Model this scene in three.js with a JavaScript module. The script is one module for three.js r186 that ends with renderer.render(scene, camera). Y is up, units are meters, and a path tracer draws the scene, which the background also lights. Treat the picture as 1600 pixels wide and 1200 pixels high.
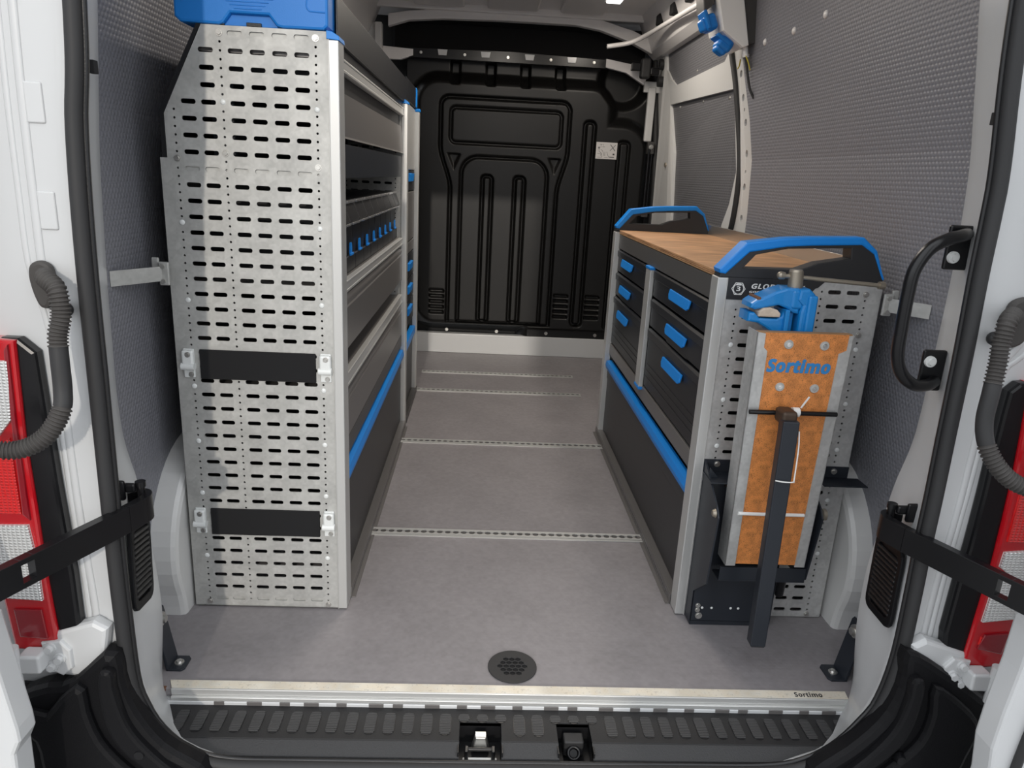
import * as THREE from 'three';
import { mergeGeometries } from 'three/addons/utils/BufferGeometryUtils.js';
import { RoundedBoxGeometry } from 'three/addons/geometries/RoundedBoxGeometry.js';
import { RectAreaLightUniformsLib } from 'three/addons/lights/RectAreaLightUniformsLib.js';
import { TextGeometry } from 'three/addons/geometries/TextGeometry.js';
import { FontLoader } from 'three/addons/loaders/FontLoader.js';

// ------------------------------------------------------------------ camera, sky, sun, exposure
const scene = new THREE.Scene();
const camera = new THREE.PerspectiveCamera(56.079, 1600 / 1200, 0.02, 200);
camera.position.set(0, 1.1, 0);
camera.rotation.set(-0.281106, -0.051024, 0.052362, 'YXZ');
scene.add(camera);

const renderer = new THREE.WebGLRenderer({ antialias: true });
renderer.toneMapping = THREE.LinearToneMapping;
renderer.toneMappingExposure = 0.93;
renderer.shadowMap.enabled = true;
RectAreaLightUniformsLib.init();

{ // overcast sky, brighter towards the zenith
  const w = 32, h = 16, d = new Float32Array(w * h * 4);
  for (let j = 0; j < h; j++) for (let i = 0; i < w; i++) {
    const el = ((j + 0.5) / h - 0.5) * Math.PI, L = el > 0 ? 0.95 + 0.35 * Math.sin(el) : 0.4;
    d.set([L * 0.97, L * 1.0, L * 1.04, 1], (j * w + i) * 4);
  }
  const sky = new THREE.DataTexture(d, w, h, THREE.RGBAFormat, THREE.FloatType);
  sky.mapping = THREE.EquirectangularReflectionMapping; sky.magFilter = THREE.LinearFilter; sky.needsUpdate = true;
  scene.background = sky; scene.environment = sky;
  scene.backgroundIntensity = scene.environmentIntensity = 1.75;
}
const sun = new THREE.DirectionalLight(0xfff6ea, 1.25);
sun.position.set(0.0, 1.1 + 10 * Math.tan(16.0 * Math.PI / 180), 10 - 1.6);
sun.target.position.set(0.0, 1.1, -1.6);
sun.castShadow = true; sun.shadow.radius = 2; sun.shadow.mapSize.set(2048, 2048);
Object.assign(sun.shadow.camera, { left: -3, right: 3, top: 3, bottom: -3, near: 1, far: 20 });
scene.add(sun, sun.target);

// ------------------------------------------------------------------ helpers
const PI = Math.PI, V3 = (x, y, z) => new THREE.Vector3(x, y, z);
let seed = 7;
const rnd = () => { seed = (seed * 1664525 + 1013904223) >>> 0; return seed / 4294967296; };
const used = {};
const numbered = (n) => { const k = used[n] = (used[n] ?? -1) + 1; return k ? `${n}_${String(k).padStart(3, '0')}` : n; };
function worldUV(g) {
  const p = g.attributes.position, n = g.attributes.normal, uv = new Float32Array(p.count * 2);
  for (let i = 0; i < p.count; i += 3) {
    let ax = 0, ay = 0, az = 0;
    for (let k = 0; k < 3; k++) { ax += Math.abs(n.getX(i + k)); ay += Math.abs(n.getY(i + k)); az += Math.abs(n.getZ(i + k)); }
    for (let k = 0; k < 3; k++) {
      const j = i + k, x = p.getX(j), y = p.getY(j), z = p.getZ(j);
      const [u, v] = ax >= ay && ax >= az ? [z, y] : ay >= az ? [x, z] : [x, y];
      uv[j * 2] = u; uv[j * 2 + 1] = v;
    }
  }
  g.setAttribute('uv', new THREE.BufferAttribute(uv, 2));
}
function clean(g) {
  let q = g.index ? g.toNonIndexed() : g;
  if (!q.attributes.normal) q.computeVertexNormals();
  for (const k of Object.keys(q.attributes)) if (!['position', 'normal', 'uv'].includes(k)) q.deleteAttribute(k);
  q.morphAttributes = {};
  return q;
}
function rootOf(o) { while (o.parent && o.parent !== scene) o = o.parent; return o; }
// merges geometries (given where they stand in the van) into one named Mesh under parent
function obj(name, geoms, mat, parent = scene, keepUV = false) {
  const list = (Array.isArray(geoms) ? geoms : [geoms]).flat(9).map(clean);
  list.forEach((g) => { if (!keepUV) worldUV(g); });
  const g = list.length > 1 ? mergeGeometries(list) : list[0];
  if (parent !== scene) { const r = rootOf(parent).position; g.translate(-r.x, -r.y, -r.z); }
  const m = new THREE.Mesh(g, mat);
  m.name = parent === scene ? numbered(name) : name; m.castShadow = m.receiveShadow = true;
  parent.add(m);
  return m;
}
function tag(o, label, category, group) { o.userData.label = label; o.userData.category = category; if (group) o.userData.group = group; return o; }
function thing(name, label, category, [x, y, z], group) {
  const o = new THREE.Group(); o.name = numbered(name); o.position.set(x, y, z); scene.add(o);
  return tag(o, label, category, group);
}
function struct(name, geoms, mat, parent = scene) { const m = obj(name, geoms, mat, parent); if (parent === scene) m.userData.kind = 'structure'; return m; }
function dup(src, [x, y, z], label) { // copy of a thing under the next number
  const c = src.clone(); c.name = numbered(src.name.replace(/_\d{3}$/, '')); c.position.set(x, y, z); c.userData = { ...src.userData }; if (label) c.userData.label = label;
  scene.add(c); return c;
}
// box from extents, edges rounded by r
function bx(x0, x1, y0, y1, z0, z1, r = 0.0015) {
  const w = Math.abs(x1 - x0), h = Math.abs(y1 - y0), d = Math.abs(z1 - z0), rr = Math.min(r, w / 2.1, h / 2.1, d / 2.1);
  const g = rr > 0.0003 ? new RoundedBoxGeometry(w, h, d, 1, rr) : new THREE.BoxGeometry(w, h, d);
  return g.translate((x0 + x1) / 2, (y0 + y1) / 2, (z0 + z1) / 2);
}
const pathOf = (C, pts) => { const s = new C(); pts.forEach(([x, y], i) => (i ? s.lineTo(x, y) : s.moveTo(x, y))); s.closePath(); return s; };
function slotHole(cx, cy, w, h) {
  const r = h / 2 * 0.8, x = w / 2, y = h / 2, p = [];
  for (const [sx, sy, a0] of [[1, -1, -90], [1, 1, 0], [-1, 1, 90], [-1, -1, 180]]) for (const t of [0, 45, 90]) {
    const a = (a0 + t) * PI / 180; p.push([cx + sx * (x - r) + r * Math.cos(a), cy + sy * (y - r) + r * Math.sin(a)]);
  }
  return p.reverse();
}
const disc = (cx, cy, r, n = 10, a = 0) => Array.from({ length: n }, (_, i) => [cx + r * Math.cos(a - i / n * 2 * PI), cy + r * Math.sin(a - i / n * 2 * PI)]);
function ext(pts, depth, { holes = [], bevel = 0, at = 0 } = {}) { // outline in x,y standing at z = at, towards +z
  const s = pathOf(THREE.Shape, pts); holes.forEach((h) => s.holes.push(pathOf(THREE.Path, h)));
  const g = new THREE.ExtrudeGeometry(s, { depth: depth - 2 * bevel, bevelEnabled: bevel > 0, bevelThickness: bevel, bevelSize: bevel, bevelOffset: -bevel, bevelSegments: 2, steps: 1, curveSegments: 6 });
  return g.translate(0, 0, at + bevel);
}
// outline given as [z, y], extruded along x from x0 to x1
function extX(pts, x0, x1, opt = {}) { const g = ext(pts.map(([z, y]) => [-z, y]), x1 - x0, opt); g.rotateY(PI / 2); return g.translate(x0, 0, 0); }
// outline given as [x, z], extruded up from y0 to y1
function extY(pts, y0, y1, opt = {}) {
  const o = { ...opt, holes: (opt.holes || []).map((h) => h.map(([x, z]) => [x, -z])) };
  const g = ext(pts.map(([x, z]) => [x, -z]), y1 - y0, o); g.rotateX(-PI / 2); return g.translate(0, y0, 0);
}
function cyl(a, b, r, r2 = r, n = 14) { // from point a to point b
  const A = V3(...a), B = V3(...b), d = B.clone().sub(A), g = new THREE.CylinderGeometry(r2, r, d.length(), n);
  g.applyQuaternion(new THREE.Quaternion().setFromUnitVectors(V3(0, 1, 0), d.clone().normalize()));
  return g.translate(...A.add(B).multiplyScalar(0.5).toArray());
}
function bar(a, b, w, h, r = 0.001) { // rectangular bar from a to b; w across x, h across the other way
  const A = V3(...a), B = V3(...b), d = B.clone().sub(A), g = new RoundedBoxGeometry(w, d.length(), h, 1, Math.min(r, w / 2.2, h / 2.2));
  g.applyQuaternion(new THREE.Quaternion().setFromUnitVectors(V3(0, 1, 0), d.clone().normalize()));
  return g.translate(...A.add(B).multiplyScalar(0.5).toArray());
}
const curve = (pts, t = 0.5) => new THREE.CatmullRomCurve3(pts.map((p) => V3(...p)), false, 'catmullrom', t);
const tube = (pts, r, n = 48, k = 10) => new THREE.TubeGeometry(curve(pts), n, r, k);
function ball(x, y, z, r, sy = 1) { const g = new THREE.SphereGeometry(r, 12, 8); g.scale(1, sy, 1); return g.translate(x, y, z); }
// grid of points (rows of columns) as one surface
function sheet(rows) {
  const h = rows.length, w = rows[0].length, p = [], ix = [];
  rows.forEach((r) => r.forEach((q) => p.push(...q)));
  for (let j = 0; j < h - 1; j++) for (let i = 0; i < w - 1; i++) { const a = j * w + i; ix.push(a, a + 1, a + w, a + 1, a + w + 1, a + w); }
  const g = new THREE.BufferGeometry(); g.setAttribute('position', new THREE.Float32BufferAttribute(p, 3)); g.setIndex(ix); g.computeVertexNormals();
  return g;
}
// closed outline rounded through its points
function smooth(pts, n = 60) { return new THREE.CatmullRomCurve3(pts.map(([x, y]) => V3(x, y, 0)), true, 'centripetal').getSpacedPoints(n).slice(0, n).map((p) => [p.x, p.y]); }
// bolt head lying on a face that looks along axis
function bolt(x, y, z, r = 0.006, h = 0.004, axis = 'z', s = 1) {
  const d = { x: [1, 0, 0], y: [0, 1, 0], z: [0, 0, 1] }[axis].map((v) => v * s), e = (k) => [x + d[0] * k, y + d[1] * k, z + d[2] * k];
  return [cyl(e(-0.002), e(h * 0.35), r * 1.35, r * 1.3, 14), cyl(e(h * 0.3), e(h), r, r * 0.85, 6)];
}
function rivet(x, y, z, r = 0.006) { const g = new THREE.SphereGeometry(r, 12, 6, 0, 2 * PI, 0, PI / 2); g.rotateX(PI / 2); g.scale(1, 1, 0.5); return g.translate(x, y, z); }

// ------------------------------------------------------------------ textures
function tileNoise(n, cells, sd) { // periodic value noise 0..1
  let s = sd * 7919 + 13; const R = () => { s = (s * 1664525 + 1013904223) >>> 0; return s / 4294967296; };
  const L = Array.from({ length: cells * cells }, R), out = new Float32Array(n * n);
  for (let j = 0; j < n; j++) for (let i = 0; i < n; i++) {
    const x = i / n * cells, y = j / n * cells, x0 = Math.floor(x), y0 = Math.floor(y); let fx = x - x0, fy = y - y0; fx = fx * fx * (3 - 2 * fx); fy = fy * fy * (3 - 2 * fy);
    const g = (a, b) => L[(b % cells) * cells + a % cells];
    out[j * n + i] = (g(x0, y0) * (1 - fx) + g(x0 + 1, y0) * fx) * (1 - fy) + (g(x0, y0 + 1) * (1 - fx) + g(x0 + 1, y0 + 1) * fx) * fy;
  }
  return out;
}
function dataTex(n, fn, size, srgb = false, m = n) { // fn(i, j) -> [r, g, b] 0..1; size = metres per tile
  const d = new Uint8Array(n * m * 4);
  for (let j = 0; j < m; j++) for (let i = 0; i < n; i++) { const c = fn(i, j); for (let k = 0; k < 3; k++) d[(j * n + i) * 4 + k] = Math.max(0, Math.min(255, c[k] * 255)); d[(j * n + i) * 4 + 3] = 255; }
  const t = new THREE.DataTexture(d, n, m); t.wrapS = t.wrapT = THREE.RepeatWrapping; t.magFilter = THREE.LinearFilter; t.minFilter = THREE.LinearMipmapLinearFilter; t.generateMipmaps = true;
  if (srgb) t.colorSpace = THREE.SRGBColorSpace;
  const [sx, sy] = Array.isArray(size) ? size : [size, size];
  t.repeat.set(1 / sx, 1 / sy); t.needsUpdate = true;
  return t;
}
const g3 = (v) => [v, v, v];
const N = 256, nA = tileNoise(N, 8, 1), nB = tileNoise(N, 24, 2), nC = tileNoise(N, 64, 3), nD = tileNoise(N, 128, 4);
const at = (a, i, j) => a[((j % N) + N) % N * N + ((i % N) + N) % N];
// spangled zinc: each texel takes the tone of its nearest seed
const spangle = (() => {
  const pts = []; for (let k = 0; k < 500; k++) pts.push([rnd() * N, rnd() * N, rnd()]);
  return (i, j) => { let b = 1e9, v = 0; for (const p of pts) { let dx = Math.abs(p[0] - i), dy = Math.abs(p[1] - j); dx = Math.min(dx, N - dx); dy = Math.min(dy, N - dy); const d = dx * dx + dy * dy; if (d < b) { b = d; v = p[2]; } } return v; };
})();
const zincMap = dataTex(N, (i, j) => g3(0.86 + 0.045 * spangle(i, j) + 0.07 * (at(nA, i, j) - 0.5) + 0.05 * (at(nC, i, j) - 0.5)), 0.35, true);
const zincRough = dataTex(N, (i, j) => g3(0.42 + 0.18 * at(nA, i, j) + 0.1 * at(nB, i, j)), 0.41);
const dimples = dataTex(128, (i, j) => { // staggered raised knobs
  const u = i / 128 * 2, v = j / 128 * 2, row = Math.floor(v), x = ((u + row * 0.5) % 1) - 0.5, y = (v % 1) - 0.5, r = Math.hypot(x * 1.05, y * 1.0);
  return g3(Math.max(0, 1 - (r / 0.46) ** 2.5));
}, [0.027, 0.022]);
const finePlastic = dataTex(N, (i, j) => g3(0.5 + 0.5 * (at(nD, i, j) - 0.5) + 0.3 * (at(nC, i, j) - 0.5)), 0.12);
const floorMap = dataTex(N, (i, j) => { const v = 0.515 + 0.035 * (at(nA, i, j) - 0.5) + 0.03 * (at(nC, i, j) - 0.5) + 0.03 * (at(nD, i, j) - 0.5); return [v * 1.015, v * 0.985, v * 1.0]; }, 0.9, true);
const floorBump = dataTex(N, (i, j) => { const u = i / N * 32, v = j / N * 36, row = Math.floor(v), x = ((u + row * 0.5) % 1) - 0.5, y = (v % 1) - 0.5; return g3(0.5 + 0.35 * (Math.hypot(x, y) < 0.42 ? 1 : 0) + 0.15 * at(nD, i, j)); }, 0.4);
const grain = (i, j, k) => at(nC, i * k >> 3, j * 6) * 0.5 + at(nB, i >> 2, j * 3) * 0.5;
const oakMap = dataTex(N, (i, j) => { const t = grain(i, j, 1), b = at(nA, i, j), k = 0.78 + 0.3 * (t - 0.5) + 0.2 * (b - 0.5); return [0.85 * k + 0.06, 0.67 * k + 0.03, 0.51 * k]; }, [0.55, 0.40], true);
const boardMap = dataTex(N, (i, j) => {
  const s = at(nD, i, j) * 0.6 + at(nC, i, j + 31) * 0.4, b = at(nA, i, j), dark = s < 0.25 ? 0.62 : 1, k = (0.92 + 0.16 * (b - 0.5) + 0.22 * (s - 0.5)) * dark;
  return [0.88 * k, 0.56 * k, 0.30 * k];
}, 0.09, true);
const dirtyAlu = dataTex(N, (i, j) => { const k = 0.88 + 0.12 * (at(nA, i, j) - 0.5) - (at(nC, i, j) > 0.84 ? 0.07 : 0) - (at(nD, i + 9, j) > 0.90 ? 0.06 : 0), w = at(nB, i, j); return [k, k * (0.98 - 0.025 * w), k * (0.94 - 0.06 * w)]; }, 0.3, true);
const facets = dataTex(64, (i, j) => { const x = (i % 16) / 16 - 0.5, y = (j % 16) / 16 - 0.5; return g3(1 - Math.max(Math.abs(x), Math.abs(y)) * 2); }, [0.03, 0.022]);
const flutes = dataTex(64, (i, j) => { const x = (i % 8) / 8 - 0.5; return g3(1 - x * x * 4 - 0.2 * ((j >> 4) & 1)); }, [0.04, 0.05]);

const std = (o) => new THREE.MeshStandardMaterial(o), phys = (o) => new THREE.MeshPhysicalMaterial(o);
const lin = (r, g, b) => new THREE.Color().setRGB(r, g, b);
const M = {
  paint: phys({ color: lin(0.57, 0.58, 0.585), roughness: 0.38, clearcoat: 0.5, clearcoatRoughness: 0.15 }),
  paintInside: phys({ color: lin(0.62, 0.62, 0.61), roughness: 0.42, clearcoat: 0.3, clearcoatRoughness: 0.2 }),
  primer: std({ color: lin(0.76, 0.74, 0.73), roughness: 0.42, metalness: 0.1 }),
  zinc: std({ color: lin(0.66, 0.66, 0.635), map: zincMap, roughnessMap: zincRough, roughness: 1, metalness: 0.45 }),
  alu: std({ color: lin(0.60, 0.60, 0.585), roughness: 0.36, metalness: 0.5 }),
  aluDirty: std({ color: lin(0.95, 0.95, 0.92), map: dirtyAlu, roughness: 0.5, metalness: 0.15 }),
  steel: std({ color: lin(0.62, 0.61, 0.58), roughness: 0.3, metalness: 0.9 }),
  oldSteel: std({ color: lin(0.36, 0.32, 0.26), roughness: 0.42, metalness: 0.75, bumpMap: finePlastic, bumpScale: 0.00012 }),
  tray: std({ color: lin(0.20, 0.19, 0.185), roughness: 0.36, metalness: 0.45 }),
  anthracite: std({ color: lin(0.030, 0.030, 0.032), roughness: 0.42, metalness: 0.15 }),
  graphite: std({ color: lin(0.075, 0.072, 0.07), roughness: 0.42, metalness: 0.3 }),
  darkSteel: std({ color: lin(0.022, 0.026, 0.034), roughness: 0.38, metalness: 0.2 }),
  black: std({ color: lin(0.010, 0.010, 0.011), roughness: 0.36, bumpMap: finePlastic, bumpScale: 0.0002 }),
  blackGloss: phys({ color: lin(0.005, 0.005, 0.006), roughness: 0.28, specularIntensity: 0.8 }),
  bumper: phys({ color: lin(0.005, 0.005, 0.006), roughness: 0.5, specularIntensity: 0.4, bumpMap: finePlastic, bumpScale: 0.0003 }),
  stepPlastic: std({ color: lin(0.024, 0.024, 0.025), roughness: 0.55, bumpMap: finePlastic, bumpScale: 0.0006 }),
  rubber: std({ color: lin(0.020, 0.020, 0.021), roughness: 0.6 }),
  hose: std({ color: lin(0.050, 0.046, 0.043), roughness: 0.65 }),
  navy: std({ color: lin(0.010, 0.011, 0.014), roughness: 0.4, bumpMap: finePlastic, bumpScale: 0.0002 }),
  velcro: std({ color: lin(0.010, 0.010, 0.011), roughness: 1 }),
  wall: std({ color: lin(0.205, 0.207, 0.230), roughness: 0.45, bumpMap: dimples, bumpScale: 0.0009 }),
  doorPanel: std({ color: lin(0.135, 0.135, 0.145), roughness: 0.5, bumpMap: dimples, bumpScale: 0.0008 }),
  floor: std({ color: lin(1, 1, 1), map: floorMap, roughness: 0.5, bumpMap: floorBump, bumpScale: 0.0002 }),
  bulkhead: phys({ color: lin(0.0075, 0.0072, 0.007), roughness: 0.40, specularIntensity: 0.8 }),
  oak: std({ color: lin(1, 1, 1), map: oakMap, roughness: 0.55 }),
  plyEdge: std({ color: lin(0.33, 0.19, 0.09), roughness: 0.7 }),
  board: std({ color: lin(1, 1, 1), map: boardMap, roughness: 0.55 }),
  blue: std({ color: lin(0.004, 0.23, 0.72), roughness: 0.42 }),
  blueCase: std({ color: lin(0.006, 0.19, 0.62), roughness: 0.45, bumpMap: finePlastic, bumpScale: 0.0001 }),
  vise: phys({ color: lin(0.003, 0.20, 0.55), roughness: 0.42, clearcoat: 0.3, bumpMap: finePlastic, bumpScale: 0.0003 }),
  brown: std({ color: lin(0.14, 0.06, 0.03), roughness: 0.7 }),
  zincOld: std({ color: lin(0.78, 0.78, 0.765), map: zincMap, roughnessMap: zincRough, roughness: 0.9, metalness: 0.55 }),
  sleeve: std({ color: lin(0.075, 0.05, 0.035), roughness: 0.5, metalness: 0.4 }),
  apron: std({ color: lin(0.10, 0.098, 0.096), roughness: 0.45, metalness: 0.2 }),
  tread: std({ color: lin(0.013, 0.013, 0.014), roughness: 0.6, bumpMap: finePlastic, bumpScale: 0.0004 }),
  padRib: std({ color: lin(0.05, 0.05, 0.051), roughness: 0.6 }),
  drain: std({ color: lin(0.025, 0.025, 0.026), roughness: 0.6 }),
  pad: std({ color: lin(0.75, 0.62, 0.5), map: zincMap, roughness: 0.9 }),
  clearPlastic: phys({ color: lin(0.75, 0.77, 0.76), roughness: 0.25, clearcoat: 0.6 }),
  lid: phys({ color: lin(0.028, 0.028, 0.03), roughness: 0.3, specularIntensity: 0.8 }),
  red: phys({ color: lin(0.46, 0.004, 0.010), roughness: 0.22, clearcoat: 1, clearcoatRoughness: 0.05 }),
  redDeep: phys({ color: lin(0.22, 0.003, 0.010), roughness: 0.2, clearcoat: 1, clearcoatRoughness: 0.05 }),
  redFlute: phys({ color: lin(0.72, 0.008, 0.008), roughness: 0.25, clearcoat: 0.8, bumpMap: facets, bumpScale: 0.003 }),
  clearLens: phys({ color: lin(0.78, 0.79, 0.78), roughness: 0.18, metalness: 0.35, clearcoat: 1, bumpMap: facets, bumpScale: 0.003 }),
  chrome: std({ color: lin(0.8, 0.8, 0.8), roughness: 0.12, metalness: 1 }),
  white: std({ color: lin(0.85, 0.85, 0.83), roughness: 0.45 }),
  dark: std({ color: lin(0.006, 0.006, 0.007), roughness: 0.8 }),
  asphalt: std({ color: lin(0.27, 0.265, 0.26), roughness: 0.9 }),
  building: std({ color: lin(0.22, 0.21, 0.20), roughness: 0.9 }),
  lampGlow: std({ color: lin(0.9, 0.9, 0.9), emissive: lin(1, 0.97, 0.92), emissiveIntensity: 3 }),
  yellow: std({ color: lin(0.6, 0.5, 0.05), roughness: 0.5 }),
};
const font = await new FontLoader().loadAsync('fonts/droid/droid_sans_bold.typeface.json');
function letters(text, x, y, z, size, width, shear = 0, depth = 0.0006, bold = 0) {
  const g = new TextGeometry(text, { font, size, depth, curveSegments: 4, bevelEnabled: bold > 0, bevelSize: bold, bevelThickness: 0.0002, bevelSegments: 1 });
  g.computeBoundingBox(); const b = g.boundingBox; g.translate(-b.min.x, 0, 0); g.scale(width / (b.max.x - b.min.x), 1, 1);
  g.applyMatrix4(new THREE.Matrix4().makeShear(0, 0, shear, 0, 0, 0));
  return g.translate(x, y, z);
}

// ------------------------------------------------------------------ outside
struct('ground', bx(-12, 12, -0.72, -0.62, -8, 14, 0), M.asphalt);
struct('column', bx(0.35, 1.2, -0.62, 4.2, 2.5, 3.2, 0.02), M.building);   // stands behind the photographer and keeps the low sun off the right half
// ------------------------------------------------------------------ the van's shell
const leanAt = (y) => Math.max(0, y - 1.2) * 0.0974;          // the upper walls lean inwards
function lean(g, s = -1) { const p = g.attributes.position; for (let i = 0; i < p.count; i++) p.setX(i, p.getX(i) + s * leanAt(p.getY(i))); if (g.index) g = g.toNonIndexed(); g.computeVertexNormals(); return g; }
const floorMesh = struct('floor', bx(-0.766, 1.012, -0.02, 0, -4.5, -1.338, 0.002), M.floor);
struct('wall_left', [ext([[-0.765, -0.02], [-0.765, 1.19], [-0.795, 1.19], [-0.795, -0.02]], 3.24, { at: -4.6 }), ext([[-0.765, 1.19], [-0.69, 1.98], [-0.72, 1.98], [-0.795, 1.19]], 3.24, { at: -4.6 })], M.wall);
const wallR = struct('wall_right', [
  extX([[-1.37, -0.02], [-1.37, 1.2], [-2.828, 1.2], [-2.80, 1.0], [-2.79, 0.6], [-2.79, -0.02]], 1.01, 1.04),
  lean(extX([[-1.37, 1.2], [-1.37, 1.98], [-3.10, 1.98], [-2.985, 1.6], [-2.94, 1.49], [-2.872, 1.35], [-2.828, 1.2]], 1.01, 1.04))], M.wall);
for (const [z, y] of [[-2.275, 1.595], [-2.498, 1.59], [-2.748, 1.597]]) { const x = 1.01 - leanAt(y), g = new THREE.SphereGeometry(0.012, 14, 8); g.scale(0.6, 1, 1); obj('screw_cap', [g.translate(x, y, z)], M.primer, wallR); }
struct('ceiling', bx(-0.80, 1.06, 1.99, 2.03, -4.9, -1.16, 0.004), M.primer);
for (const [x0, x1] of [[-0.42, -0.14], [-0.02, 0.26], [0.38, 0.62]]) struct('trim', [bx(x0, x1, 1.966, 2.0, -4.36, -1.6, 0.014)], M.primer);
struct('trim', bx(-0.7, 0.95, 1.955, 1.995, -4.42, -4.39, 0.008), M.primer);
struct('trim', bx(-0.95, 1.17, 1.90, 2.03, -1.30, -1.16, 0.01), M.paint);      // header over the rear doors
struct('trim', bx(-1.04, -1.01, -0.4, 2.03, -4.9, -1.2, 0.004), M.paint);       // outer skins
struct('trim', bx(1.255, 1.285, -0.4, 2.03, -4.9, -1.2, 0.004), M.paint);
// roof side beams
const beamR = struct('trim', ext([[0.95, 1.78], [0.915, 1.81], [0.885, 1.885], [0.84, 1.99], [1.02, 1.99], [1.02, 1.78]], 3.2, { at: -4.5 }), M.primer);
for (const [z, y] of [[-3.5, 1.90], [-3.78, 1.90], [-4.06, 1.905]]) { const s = (y - 1.885) / 0.105 * -0.045; obj('access_hole', [bx(0.866 + s, 0.9 + s, y - 0.022, y + 0.028, z - 0.035, z + 0.035, 0.006)], M.dark, beamR); }
struct('trim', ext([[-0.72, 1.78], [-0.685, 1.81], [-0.655, 1.885], [-0.61, 1.99], [-0.78, 1.99], [-0.78, 1.78]], 3.2, { at: -4.5 }), M.primer);
struct('trim', [bx(-0.74, -0.60, 1.1, 1.88, -4.47, -4.44, 0.006), bx(-0.64, -0.60, 1.1, 1.88, -4.44, -4.41, 0.006)], M.paintInside);
// bulkhead ----------------------------------------------------------------
const sstep = (a, b, x) => { const t = Math.min(1, Math.max(0, (x - a) / (b - a))); return t * t * (3 - 2 * t); };
const rr = (x, y, cx, cy, hw, hh, r) => { const qx = Math.abs(x - cx) - hw + r, qy = Math.abs(y - cy) - hh + r; return Math.hypot(Math.max(qx, 0), Math.max(qy, 0)) + Math.min(Math.max(qx, qy), 0) - r; };
const groove = (d, w, depth) => -depth * (1 - sstep(w * 0.35, w, Math.abs(d)));
function relief(x, y) {
  let h = 0;
  const body = rr(x, y, 0.16, 0.9, 0.57, 0.715, 0.13);                    // main pressing
  h -= 0.085 * sstep(-0.03, 0.05, body);
  const right = rr(x, y, 0.62, 0.7, 0.34, 0.72, 0.16);                       // lower right part reaches further out
  if (body > -0.03) h = Math.max(h, -0.085 * sstep(-0.03, 0.05, right));
  h -= 0.07 * (1 - sstep(0.10, 0.17, Math.hypot(x - 0.80, y - 1.66)));
  // frame that starts as the big top field and runs down into the two outer ribs
  const t = 1 - sstep(1.0, 1.26, y), half = 0.375 - 0.058 * t, c = 0.109 + 0.006 * t;
  const outer = rr(x, y, c, 0.86, half, 0.66, y > 1 ? 0.05 : 0.005), archR = 0.255, inner = rr(x, y, 0.1155, 0.70, archR, 0.495, y > 0.9 ? 0.10 : 0.005);
  if (y > 0.20) {
    if (outer < 0.02) h += groove(outer, 0.013, 0.026);
    if (inner < 0.02) h += groove(inner, 0.013, 0.020);
    if (outer < -0.004 && inner > 0.004) h += 0.004;
  }
  h += groove(rr(x, y, 0.115, 1.366, 0.322, 0.097, 0.03), 0.012, 0.020);
  if (rr(x, y, 0.115, 1.366, 0.322, 0.097, 0.03) < -0.008) h -= 0.004;
  for (const [cx, top] of [[0.016, 1.088], [0.2085, 1.09], [0.606, 1.42]]) {
    const w = 0.0275, d = rr(x, y, cx, (top + 0.214) / 2, w, (top - 0.214) / 2, 0.02);
    h += groove(d, 0.0135, 0.03);
  }
  h += groove(rr(x, y, 0.815, 0.76, 0.03, 0.56, 0.02), 0.012, 0.020);
  for (const cx of [-0.184, 0.409]) { // triangular embossments
    const u = (1.205 - y) / 0.09, d = u < 0 || u > 1 ? 1 : Math.abs(x - cx) - 0.040 * (1 - u);
    if (u > -0.15 && u < 1.1) h += Math.max(-0.018, Math.min(0, d * 1.2 - 0.002));
  }
  for (const cx of [-0.19, 0.0145, 0.2165, 0.4205]) h -= 0.045 * (1 - sstep(-0.006, 0.006, rr(x, y, cx, 1.655, 0.026, 0.065, 0.01)));
  for (const [cx, n] of [[-0.27, 5], [0.503, 5], [0.698, 5]]) for (let k = 0; k < n; k++) {
    h -= 0.020 * (1 - sstep(-0.006, 0.005, rr(x, y, cx, 0.262 + k * 0.033, 0.045, 0.009, 0.008)));
  }
  h -= 0.03 * (1 - sstep(0.172, 0.186, y)) ;
  return h;
}
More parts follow.
